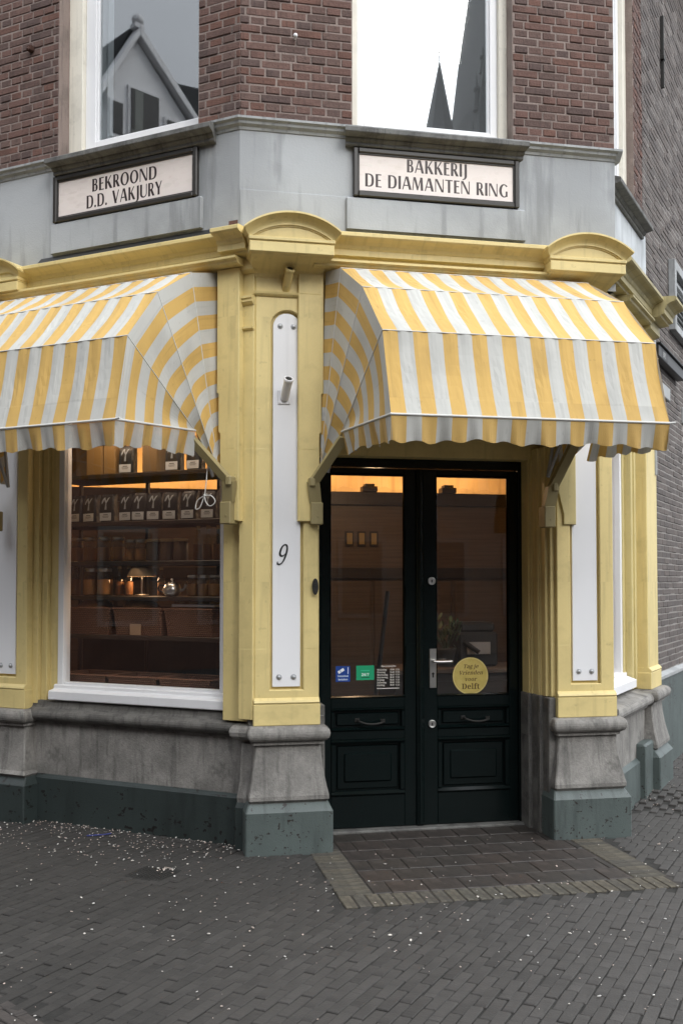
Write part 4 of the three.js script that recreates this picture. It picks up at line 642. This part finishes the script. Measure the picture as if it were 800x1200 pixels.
{ const A = thing('biscuit_tray', 'flat tray of biscuits on the upper wicker baskets at the right', 'tray', 'L', [-.62, 1.432, -.56]); part('tray', cb(-.17, .17, 0, .02, -.1, .12), M.steel, A); for (let i = 0; i < 8; i++) part('biscuit', new THREE.CylinderGeometry(.034, .036, .014, 14).translate(-.12 + (i % 4) * .08, .028, -.04 + Math.floor(i / 4) * .085), M.goods[2], A); }
M.bread = std(lin(.34, .17, .06), .8, { map: rep(plasterMap, .2, .2) });
M.paper = std(lin(.5, .36, .2), .8);
[-1.52, -1.12, -.72].forEach((u, i) => { const A = thing('bread_loaf', `${['left', 'middle', 'right'][i]} brown loaf in the upper row of wicker baskets`, 'bread', 'L', [u, 1.36, -.55], 'loaves in the upper baskets'); const g = new THREE.SphereGeometry(1, 20, 12); g.scale(.15, .075, .09); g.translate(0, .05, 0); part('crust', g, M.bread, A); for (let k = -1; k <= 1; k++) part('score', tube([[k * .06 - .02, .112, .045], [k * .06, .126, 0], [k * .06 + .02, .112, -.045]], .008, 8, 6), M.paper, A); });
// wicker baskets
const wick = tex(256, 256, (x, y) => { const r = Math.floor(y * 12), s = Math.sin((x * 10 + (r % 2) * .5) * Math.PI * 2), v = Math.abs(Math.sin(y * 12 * Math.PI)); return [(.35 + .5 * v) * (.7 + .3 * s) + .1, ((.35 + .5 * v) * (.7 + .3 * s) + .1) * .95, (.35 + .5 * v) * (.7 + .3 * s) + .08]; }, [.16, .16]);
M.wicker = std(lin(.32, .15, .075), .7, { map: wick, bumpMap: wick, bumpScale: .008 });
const basket = (w, h, loaves) => { const A = new THREE.Group(), t = .012; part('wicker_side', [loft([[-w / 2 + .02, w / 2 - .02, .14, 0], [-w / 2, w / 2, .165, h]], .14 - .0, .01), loft([[-w / 2 + .02, w / 2 - .02, -.14, 0], [-w / 2, w / 2, -.15, h]], -.17, .004), loft([[-w / 2 + .02, -w / 2 + .035, .14, 0], [-w / 2, -w / 2 + .016, .16, h]], -.16, .004), loft([[w / 2 - .035, w / 2 - .02, .14, 0], [w / 2 - .016, w / 2, .16, h]], -.16, .004), cb(-w / 2 + .02, w / 2 - .02, 0, .012, -.16, .14)], M.wicker, A); part('rim', [rod([-w / 2, h, .158], [w / 2, h, .158], .01, 8), rod([-w / 2, h, -.16], [w / 2, h, -.16], .01, 8), rod([-w / 2, h, -.16], [-w / 2, h, .158], .01, 8), rod([w / 2, h, -.16], [w / 2, h, .158], .01, 8)], M.wicker, A); return A; };
const bA = basket(.4, .19), bB = basket(.4, .15);
['left', 'middle', 'right'].forEach((w, i) => { const u = -1.49 + i * .425; place(bA, 'wicker_basket', `${w} wicker basket of the upper row in the window`, 'basket', u, shelfY[2] - .012, -.58, R(-.04, .04), 'wicker baskets in the upper row'); place(bB, 'wicker_basket', `${w} wicker basket of the lower row just above the white sill`, 'basket', u + .02, shelfY[1] - .012, -.5, R(-.03, .03), 'wicker baskets in the lower row'); });

// ================================================================ NEIGHBOUR ALONG THE SIDE STREET
M.bricksN = [[.125, .105, .096], [.108, .092, .086], [.138, .115, .104], [.116, .098, .09]].map((c, i) => std(lin(...c), .9, { map: rep(plasterMap, .3 + .04 * i, .25), bumpMap: grain, bumpScale: .004 }));
{
  const N = tag(new THREE.Group(), 'grey brown brick house next door on the side street', 'building', null); N.name = 'neighbouring_house'; scene.add(N);
  const U0 = QF + .003, U1 = 9, n0 = -.146, k = (name, g, m, par = N) => part(name, g, m, par, 'Q');
  const win = [[3.75, 4.4, 4.6, 6.5], [5.2, 6.2, 4.6, 6.5], [3.45, 4.3, 1.1, 3.1], [5.2, 6.2, 1.1, 3.1]];
  const wall = k('brick_wall', [...hole(U0, 4.5, .0, 3.4, ...win[2], n0 - .3, n0 - .005), ...hole(4.5, U1, 0, 3.4, ...win[3], n0 - .3, n0 - .005), ...hole(U0, 4.5, 3.4, 7.6, ...win[0], n0 - .3, n0 - .005), ...hole(4.5, U1, 3.4, 7.6, ...win[1], n0 - .3, n0 - .005)], M.mortarGrey);
  const lists = M.bricksN.map(() => []);
  for (let r = 0, y = .8; y < 7.5; r++, y += CH) { const L = BL + JT; for (let q = 0; ; q++) { let a = U0 + q * L - (r % 2 ? L / 2 : 0), e = a + BL; if (a > 5.1) break; a = Math.max(a, U0); if (win.some(w => e > w[0] && a < w[1] && y + BH > w[2] && y < w[3])) continue; lists[Math.floor(rnd() * 4)].push([(a + e) / 2, y + BH / 2, n0 + R(-.005, .002), (e - a) / BL]); } }
  const bg = join(cb(-BL / 2, BL / 2, -BH / 2, BH / 2, -.1, 0, .004)), mt = new THREE.Matrix4(), rot = new THREE.Matrix4().makeRotationY(ANG.Q);
  lists.forEach((l, i) => { const im = new THREE.InstancedMesh(bg, M.bricksN[i], l.length); im.name = 'brickwork'; im.userData.kind = 'stuff'; im.castShadow = im.receiveShadow = true; l.forEach(([u, y, n, s], j) => { mt.copy(rot).scale(V(s, 1, 1)).setPosition(wp('Q', u, y, n)); im.setMatrixAt(j, mt); }); wall.add(im); });
  k('plinth', loft([[U0, U1, n0 + .035, -.06], [U0, U1, n0 + .035, .80]], -.4), M.green); k('plinth_cap', loft([[U0, U1, n0 + .05, .80], [U0, U1, n0 + .05, .825], [U0, U1, n0 - .02, .85]], -.3), M.greyTrim);
  for (const [a, e, c, d] of win) { const w = k('window', [cb(a, a + .09, c, d, n0 - .2, n0 + .012), cb(e - .09, e, c, d, n0 - .2, n0 + .012), cb(a + .09, e - .09, c, c + .08, n0 - .2, n0 + .01), cb(a + .09, e - .09, d - .08, d, n0 - .2, n0 + .01), cb(a + .09, e - .09, (c + d) / 2 - .03, (c + d) / 2 + .03, n0 - .2, n0 - .03)], M.white); pane('Q', a + .09, e - .09, c + .08, d - .08, n0 - .1, w); k('sill', cb(a - .08, e + .08, c - .09, c - .005, n0 - .2, n0 + .07, .006), M.greyTrim, w); k('lintel', cb(a - .1, e + .1, d + .002, d + .16, n0 - .1, n0 + .015, .006), M.greyTrim, w); }
  // louvred vent, dark fascia and stone slab on the near part of its front
  const v = k('louvre', [cb(2.72, 2.8, 3.86, 4.5, n0, n0 + .06), cb(3.6, 3.7, 3.86, 4.5, n0, n0 + .06), cb(2.8, 3.6, 4.42, 4.5, n0, n0 + .058), cb(2.8, 3.6, 3.86, 3.93, n0, n0 + .058), cb(2.8, 3.6, 4.29, 4.32, n0, n0 + .05)], M.greyTrim);
  k('vent_back', cb(2.78, 3.62, 3.9, 4.45, n0, n0 + .012), M.black, v);
  for (let i = 0; i < 6; i++) k('slat', prof([[n0 + .012, 3.975 + i * .055], [n0 + .05, 3.95 + i * .055], [n0 + .054, 3.956 + i * .055], [n0 + .014, 3.984 + i * .055]], 2.8, 3.6), M.greyTrim, v);
  k('stone_slab', cb(1.72, 2.25, 3.13, 3.24, n0, n0 + .09, .006), M.greyTrim);
  k('wall_anchor', [cb(2.46, 2.48, 5.95, 6.6, n0, n0 + .03), cb(2.44, 2.5, 6.2, 6.24, n0, n0 + .035)], M.iron);
  k('roof', [cb(U0, U1, 7.6, 7.75, -4, n0 + .25)], M.slate); k('back_wall', [cb(U0 + .1, U1, 0, 7.6, -4, -3.8), cb(U0 + 0.02, U0 + .2, 3, 7.6, -3.8, -.45), cb(U1 - .2, U1, 0, 7.6, -3.8, -.45)], M.darkRoom); k('floor', [cb(U0 + .3, U1 - .2, 3.3, 3.45, -3.8, -.45)], M.darkRoom);
  const S = thing('fascia_sign', 'dark shop sign box on the neighbouring house at the right edge', 'sign', 'Q', [1.76, 3.40, n0 + .002]);
  part('box', [cb(.1, 1.3, .05, .15, 0, .07, .006), cb(.09, 1.31, .15, .165, 0, .09, .004)], M.black, S);
  const lt = printed(.26, .075, std(lin(1, 1, 1), .5, { map: canvasTex(150, 45, c => { c.fillStyle = '#141414'; c.fillRect(0, 0, 150, 45); c.fillStyle = '#9a9a96'; c.font = 'bold 40px sans-serif'; c.fillText('BPI', 26, 38); }) })); lt.name = 'lettering'; lt.position.set(.36, .1, .0715); S.add(lt);
  const D = thing('drainpipe', 'pale drainpipe behind the right end of the door awning', 'pipe', 'Q', [1.62, 2.45, -.02]); part('pipe', [tube([[0, 0, -.05], [0, .6, -.05], [0, 1.0, -.05], [.0, 1.45, -.05]], .018, 8, 10)], M.greyTrim, D); part('clip', [cb(-.026, .026, .3, .33, -.08, -.028), cb(-.026, .026, .85, .88, -.08, -.028)], M.galv, D);
}

// ================================================================ GROUND
const rise = (x, z) => { const u = (x - W) * Math.cos(AR) - z * Math.sin(AR); return .055 * sst(.5, 1.4, u); };
M.sand = std(lin(.029, .0275, .025), 1, { map: rep(stoneMap, .8, .8), bumpMap: grain, bumpScale: .003 });
M.asphalt = std(lin(.05, .048, .046), .95, { map: rep(plasterMap, 2, 2), bumpMap: grain, bumpScale: .003 });
{ const g = new THREE.PlaneGeometry(320, 320); g.rotateX(-Math.PI / 2); const o = new THREE.Mesh(g, M.asphalt); o.name = 'ground'; o.position.y = -.03; o.receiveShadow = true; o.userData.kind = 'structure'; scene.add(o); }
const pave = new THREE.Group(); pave.name = 'pavement'; pave.userData.kind = 'structure'; scene.add(pave);
const X0 = -4.6, X1 = 6.2, Z0 = -5, Z1 = 6.6;
{ const g = new THREE.PlaneGeometry(X1 - X0, Z1 - Z0, 40, 40); g.rotateX(-Math.PI / 2); g.translate((X0 + X1) / 2, 0, (Z0 + Z1) / 2); const p = g.attributes.position; for (let i = 0; i < p.count; i++) p.setY(i, -.007 + rise(p.getX(i), p.getZ(i))); g.computeVertexNormals(); part('joint_sand', g, M.sand, pave); }
const MAT = [.415, 2.25, 1.165], inMat = (x, z, e = 0) => x > MAT[0] - e && x < MAT[1] + e && z < MAT[2] + e && z > -.4;
const inHouse = (x, z) => { const l = x * Math.cos(AL) + z * Math.sin(AL), ln = -x * Math.sin(AL) + z * Math.cos(AL), q = (x - W) * Math.cos(AR) - z * Math.sin(AR), qn = (x - W) * Math.sin(AR) + z * Math.cos(AR); return z < .0 && ln < -.2 && qn < -.2; };
M.pavers = [[.060, .058, .056], [.057, .056, .054], [.063, .061, .058], [.059, .056, .053], [.056, .055, .053], [.062, .059, .055], [.059, .058, .056]].map((c, i) => std(lin(...c), .8, { map: rep(plasterMap, .5 + .06 * i, .4 + .05 * i), bumpMap: grain, bumpScale: .003 }));
M.paverTones = [0, 1, 2, 3, 4, 5, 6, 7, 8, 9].map(i => { const k = .027 + .0049 * i; return std(lin(k * 1.06, k * (.965 + .002 * i), k * (.86 + .006 * i)), .82, { map: rep(plasterMap, .5 + .05 * i, .4 + .04 * i), bumpMap: grain, bumpScale: .003 }); });  // ten paver tones, laid darker towards the left
M.paversDark = [[.029, .028, .026], [.026, .025, .024], [.032, .03, .028]].map((c, i) => std(lin(...c), .85, { map: rep(plasterMap, .5 + .06 * i, .4), bumpMap: grain, bumpScale: .003 }));  // darker paver tones
M.paversPink = [[.056, .047, .042], [.05, .043, .039], [.061, .05, .045]].map((c, i) => std(lin(...c), .8, { map: rep(plasterMap, .5 + .06 * i, .4), bumpMap: grain, bumpScale: .003 }));
const paverGeo = [0, 1, 2].map(v => { const g = join(cb(-.0985, .0985, -.06, 0, -.0245, .0245, .0035)); const uv = g.attributes.uv; for (let i = 0; i < uv.count; i++) uv.setXY(i, uv.getX(i) + v * .37, uv.getY(i) + v * .61); return g; });
const pv = [];
function lay(dx, dz, test, mats) {                          // running bond; (dx, dz) is the long direction
  const L = .2015, Wd = .0522, bx = -dz, bz = dx;
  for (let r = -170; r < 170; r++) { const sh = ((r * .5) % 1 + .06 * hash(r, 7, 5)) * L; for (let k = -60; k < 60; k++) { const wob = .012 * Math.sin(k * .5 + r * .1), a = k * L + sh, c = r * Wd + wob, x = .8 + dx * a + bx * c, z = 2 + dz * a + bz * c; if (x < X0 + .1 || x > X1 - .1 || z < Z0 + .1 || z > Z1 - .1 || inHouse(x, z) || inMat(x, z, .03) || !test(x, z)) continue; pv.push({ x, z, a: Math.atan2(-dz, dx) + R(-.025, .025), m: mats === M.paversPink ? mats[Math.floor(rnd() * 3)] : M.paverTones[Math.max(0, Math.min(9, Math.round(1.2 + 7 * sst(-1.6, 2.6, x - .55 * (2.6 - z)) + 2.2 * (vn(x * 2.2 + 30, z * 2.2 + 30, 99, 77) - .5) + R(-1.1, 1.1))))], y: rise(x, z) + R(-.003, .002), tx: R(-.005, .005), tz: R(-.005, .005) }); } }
}
const lowLeft = (x, z) => (x + 1.131) * .83 - (z - 1.793) * .56 < -.03;
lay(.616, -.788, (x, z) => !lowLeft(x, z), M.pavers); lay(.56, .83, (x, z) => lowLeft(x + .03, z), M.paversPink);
{
  // nearest seen bricks are single meshes, the rest is one instanced part
  const cx = -.62, cz = 6.146, fx = .199, fz = -.98;
  const seen = p => { const dx = p.x - cx, dz = p.z - cz, f = dx * fx + dz * fz, r = dx * -fz + dz * fx; return f > 3.66 && Math.abs(r) < f * .335; };
  const fd = p => (p.x - cx) * fx + (p.z - cz) * fz;
  const A = pv.filter(seen).sort((p, q) => fd(p) - fd(q)).slice(0, 300), S = new Set(A);
  const mt = p => new THREE.Matrix4().compose(V(p.x, p.y, p.z), new THREE.Quaternion().setFromEuler(new THREE.Euler(p.tx, p.a, p.tz, 'YXZ')), V(1, 1, 1));
  for (const p of A) { const o = new THREE.Mesh(paverGeo[Math.floor(rnd() * 3)], p.m); o.name = 'paving_brick'; mt(p).decompose(o.position, o.quaternion, o.scale); o.castShadow = o.receiveShadow = true; pave.add(o); }
  const by = new Map(); for (const p of pv) if (!S.has(p)) { if (!by.has(p.m)) by.set(p.m, []); by.get(p.m).push(p); }
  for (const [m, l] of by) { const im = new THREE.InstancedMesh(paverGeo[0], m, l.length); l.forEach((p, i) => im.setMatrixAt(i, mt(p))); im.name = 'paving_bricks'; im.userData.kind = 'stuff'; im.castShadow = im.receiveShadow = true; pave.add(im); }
}
{ // the paved rectangle before the door: dark tiles in a border of yellowish bricks on end
  const P = new THREE.Group(); P.name = 'doorstep_paving'; P.userData.kind = 'structure'; scene.add(P);
  const tiles = [[.046, .038, .034], [.042, .036, .032], [.05, .04, .035], [.046, .04, .036]].map((c, i) => std(lin(...c), .6, { map: rep(stoneMap, .6 + .1 * i, .5), bumpMap: grain, bumpScale: .002 }));
  const edge = [[.095, .085, .065], [.085, .078, .062], [.102, .09, .068], [.08, .073, .06]].map((c, i) => std(lin(...c), .85, { map: rep(stoneMap, .5 + .1 * i, .4), bumpMap: grain, bumpScale: .003 }));
  const put = (name, x0, x1, z0, z1, m) => { const o = part(name, cb(-(x1 - x0) / 2, (x1 - x0) / 2, -.05, 0, -(z1 - z0) / 2, (z1 - z0) / 2, .004), m, P); o.position.set((x0 + x1) / 2, .002 + R(-.002, .001), (z0 + z1) / 2); o.rotation.set(R(-.006, .006), R(-.01, .01), R(-.006, .006)); };
  const pick = l => l[Math.floor(rnd() * l.length)];
  for (let r = 0, z = -.29; z < .97; r++, z += .212) for (let k = 0, x = .605; x < 2.04; k++) { const w = k === 0 && r % 2 ? .1 : .2, e = Math.min(2.045, x + w); put('tile', x, e - .0045, z, Math.min(z + .2075, .969), pick(tiles)); x = e; }
  for (let x = MAT[0]; x < MAT[1] - .05; x += .0695) put('edge_brick', x, x + .062, .975, 1.165, pick(edge));
  for (let z = .97; z > -.3; z -= .0695) { if (z > .12 || false) put('edge_brick', .415, .598, z - .066, z - .004, pick(edge)); if (z > .14) put('edge_brick', 2.052, 2.24, z - .066, z - .004, pick(edge)); }
  const g = new THREE.PlaneGeometry(MAT[1] - MAT[0], 1.5); g.rotateX(-Math.PI / 2); g.translate((MAT[0] + MAT[1]) / 2, -.0035, .415); part('joint_sand', g, std(lin(.036, .031, .027), 1, { bumpMap: grain, bumpScale: .003 }), P);
}
{ // small iron drain cover
  const A = thing('drain_cover', 'small square iron drain cover in the pavement below the window', 'drain cover', null, [-.503, 0, .37]); A.rotation.y = -.62;
  const G = [cb(-.115, .115, -.02, .003, -.115, -.1), cb(-.115, .115, -.02, .003, .1, .115), cb(-.115, -.1, -.02, .003, -.1, .1), cb(.1, .115, -.02, .003, -.1, .1)]; part('rim', G, M.iron, A);
  const H = []; for (let i = -4; i <= 4; i++) { H.push(cb(i * .022 - .004, i * .022 + .004, -.012, .004, -.1, .1, .002)); H.push(cb(-.1, .1, -.012, .0025, i * .022 - .004, i * .022 + .004, .002)); } part('grid', H, M.iron, A); part('pit', cb(-.1, .1, -.02, -.009, -.1, .1), M.black, A);
}
{ // fallen petals, thickest along the foot of the window wall
  const cols = [[.62, .58, .52], [.7, .68, .64], [.5, .42, .36], [.58, .46, .4]], list = [];
  while (list.length < 520) { const u = R(-2.2, .02), n = -.1 + Math.pow(rnd(), 2.2) * .62; if (vn(u * 5 + 20, n * 6 + 20, 99, 7) < .36) continue; const p = wp('L', u, 0, n); if (p.z > .1 && p.x > 0) continue; list.push([p.x, p.z, R(.35, 1)]); }
  for (let i = 0; i < 1150;) { const x = R(-3, 5), z = R(-1.5, 3.2); if (inHouse(x, z) || (inMat(x, z) && (rnd() < .45 || z < -.28))) continue; if (vn(x * 3 + 9, z * 3 + 9, 99, 8) < .3) continue; list.push([x, z, rnd() < .15 ? R(.8, 1.25) : R(.3, .8)]); i++; }
  for (let i = 0; i < 220; i++) { const p = wp('Q', R(.7, 3.5), 0, R(-.05, .8)); list.push([p.x, p.z, R(.35, .9)]); }
  for (let i = 0; i < 26; i++) list.push([-.43 + R(-.05, .05), .31 + R(-.035, .035), R(.6, 1.1)]);
  const g = new THREE.IcosahedronGeometry(.0075, 0); g.scale(1, .42, .72); const m = std(lin(1, 1, 1), .8), im = new THREE.InstancedMesh(g, m, list.length), M4 = new THREE.Matrix4(), C = new THREE.Color();
  list.forEach(([x, z, s], i) => { M4.compose(V(x, rise(x, z) + .003 + .003 * s, z), new THREE.Quaternion().setFromEuler(new THREE.Euler(R(-.3, .3), R(0, 6.3), R(-.3, .3))), V(s * R(.7, 1.5), s, s)); im.setMatrixAt(i, M4); const c = cols[Math.floor(rnd() * 4)], k = R(.55, 1); im.setColorAt(i, C.setRGB(c[0] * k, c[1] * k, c[2] * k)); });
  im.name = 'fallen_petals'; im.userData = { kind: 'stuff', label: 'small pale fallen petals scattered over the dark pavement', category: 'petals' }; im.castShadow = im.receiveShadow = true; scene.add(im);
}
{ const p = wp('L', -.98, 0, .06), A = thing('blue_straw', 'thin blue straw among the petals below the window', 'straw', null, [p.x, .006, p.z]); A.rotation.y = .1; part('straw', [rod([-.075, 0, 0], [.03, .002, .01], .0045), rod([.03, .002, .01], [.075, .004, .0], .0045)], std(lin(.02, .03, .16), .4), A); }

// ================================================================ ACROSS THE STREET (seen in the window glass)
M.houseBrick = [[.12, .065, .05], [.16, .13, .11], [.1, .08, .07]].map((c, i) => std(lin(...c), .9, { map: rep(plasterMap, 1.5 + i, 1.2) }));
function house(label, x0, x1, z0, z1, h, ridge, face, m, rh) {   // face: 'x' or 'z' front with windows
  const H = tag(new THREE.Group(), label, 'building', 'houses across the street'); H.name = numbered('street_house'); scene.add(H); H.position.set((x0 + x1) / 2, 0, (z0 + z1) / 2);
  const a = (x1 - x0) / 2, c = (z1 - z0) / 2;
  part('wall', cb(-a, a, -.03, h, -c, c), m, H);
  const P = face === 'x' ? [[V(a + .2, h, -c), V(a + .2, h, c), V(a - rh, ridge, c), V(a - rh, ridge, -c)], [V(-a, h, -c), V(-a, h, c), V(a - rh, ridge, c), V(a - rh, ridge, -c)], [V(a + .2, h, c), V(-a, h, c), V(a - rh, ridge, c)], [V(a + .2, h, -c), V(-a, h, -c), V(a - rh, ridge, -c)]]
    : [[V(-a, h, -c - .2), V(a, h, -c - .2), V(a, ridge, -c + rh), V(-a, ridge, -c + rh)], [V(-a, h, c), V(a, h, c), V(a, ridge, -c + rh), V(-a, ridge, -c + rh)], [V(a, h, -c - .2), V(a, h, c), V(a, ridge, -c + rh)], [V(-a, h, -c - .2), V(-a, h, c), V(-a, ridge, -c + rh)]];
  part('roof', polys(P, V(0, h + .2, 0)), M.slate, H);
  const len = face === 'x' ? 2 * c : 2 * a, nw = Math.max(2, Math.round(len / 2));
  for (let f = 0; f * 3 + 2.6 < h; f++) for (let i = 0; i < nw; i++) { const t = -len / 2 + (i + .5) * len / nw, y = f * 3 + .8; const bxx = (d, e, lo, hi, p, q) => face === 'x' ? cb(a + p, a + q, lo, hi, d, e) : cb(d, e, lo, hi, -c - q, -c - p); const w = part('window', [bxx(t - .55, t + .55, y, y + 1.8, .0, .05)], M.frameMid, H); part('pane', bxx(t - .45, t + .45, y + .1, y + 1.7, .052, .06), M.black, w); }
  return H;
}
house('brown brick house with a white gabled dormer across the street', -20, -12.3, -6, 9, 9.2, 12.3, 'x', M.houseBrick[0], 2.6);
{ const A = thing('gabled_dormer', 'white gabled dormer with dark windows on the roof across the street', 'dormer', null, [-11.75, 9.05, 2.48]); A.rotation.y = Math.PI / 2 - .3;
  part('gable_wall', ext(pl([[-1.1, 0], [.66, 0], [.66, 1.2], [.08, 2.25], [-1.1, 1.05]]), -2.4, 0), M.white, A);
  const barge = (x0, y0, x1, y1) => ext(pl([[x0, y0], [x1, y1], [x1, y1 + .2], [x0, y0 + .18]]), -.1, .14, .02); part('barge_board', [barge(-1.32, .92, .08, 2.27), barge(.08, 2.27, .84, .95), new THREE.SphereGeometry(.11, 14, 10).translate(.08, 2.58, .05), cb(-.02, .18, 2.42, 2.5, -.05, .12)], M.white, A);
  for (let i = 0; i < 9; i++) part('plank', cb(-1.08 + i * .193, -.9 + i * .193, .02, .34, 0, .02), M.white, A);
  part('roof', [ext(pl([[-1.36, .98], [.08, 2.44], [.88, 1.02], [.88, 1.12], [.08, 2.54], [-1.36, 1.08]]), -2.5, -.1)], M.slate, A);
  for (const [u, w, h] of [[-.08, .58, .95], [-.7, .28, .62], [.48, .2, .6]]) { const f = part('window', cb(u - w / 2 - .05, u + w / 2 + .05, .32, .42 + h, 0, .05), M.white, A); part('pane', cb(u - w / 2, u + w / 2, .4, .36 + h, .052, .07), M.black, f); if (w > .4) part('curtain', [cb(u + .05, u + .22, .42, .34 + h, .071, .076), cb(u - w / 2, u + w / 2, .4, .56, .071, .076)], std(lin(.25, .26, .24), .9), f); } }
house('unseen dark brick house behind the photographer, sized to block low sky', -11.5, 1.4, 12, 20, 10.2, 12.4, 'z', M.houseBrick[0], 4); house('pale brick house at the far end of the street', 1.5, 15, 15.5, 23, 6.6, 8.8, 'z', M.houseBrick[1], 4); house('grey house at the far end of the street beside the church', 15.1, 34, 17, 25, 7.0, 9.4, 'z', M.houseBrick[2], 4); house('brown house behind the photographer, left of the street', -20, -12, 9.2, 19.5, 9, 11, 'x', M.houseBrick[2], 2.5);  // the unseen dark brick house stands close and tall to block low sky
{ const C = tag(new THREE.Group(), 'dark gothic church with a slender spire and a tall pinnacled tower', 'church', null); C.name = 'church'; scene.add(C); C.position.set(22.6, 0, 69.2);
  part('spire', [new THREE.ConeGeometry(5.3, 26.5, 8).translate(0, 42.6 - 13.25, 0), rod([0, 42.4, 0], [0, 43.3, 0], .06), cb(-.14, .14, 43.0, 43.1, -.05, .05)], M.slate, C); part('nave', [cb(-4, 4, 0, 16.5, -4, 4), cb(-4, 16, 0, 14, 3, 20)], M.houseBrick[2], C);
  part('tower', [loft([[1.2, 12, 5, 30], [1.6, 12, 5, 37.5], [2.4, 12, 5, 44], [3.6, 12, 5, 52], [3.6, 12, 5, 60]].map(r => [r[0], r[1], 3, r[3]]), -5, .5), cb(1.2, 12, 0, 30, -5, 3)], M.slate, C); part('tower_wall', cb(2.75, 12, 24, 60, -5.6, -4.9), std(lin(.2, .22, .21), .9), C);
  for (const [x, y, h] of [[1.5, 36.5, 3], [2.0, 39.4, 2.2], [2.5, 43.2, 2.6], [3.2, 47, 2.8], [3.6, 51, 3], [1.2, 33, 3]]) part('pinnacle', [new THREE.ConeGeometry(.32, h, 6).translate(x, y + h / 2, -4.4), new THREE.SphereGeometry(.26, 8, 6).translate(x, y + h * .55, -4.4)], M.slate, C); }

renderer.render(scene, camera);
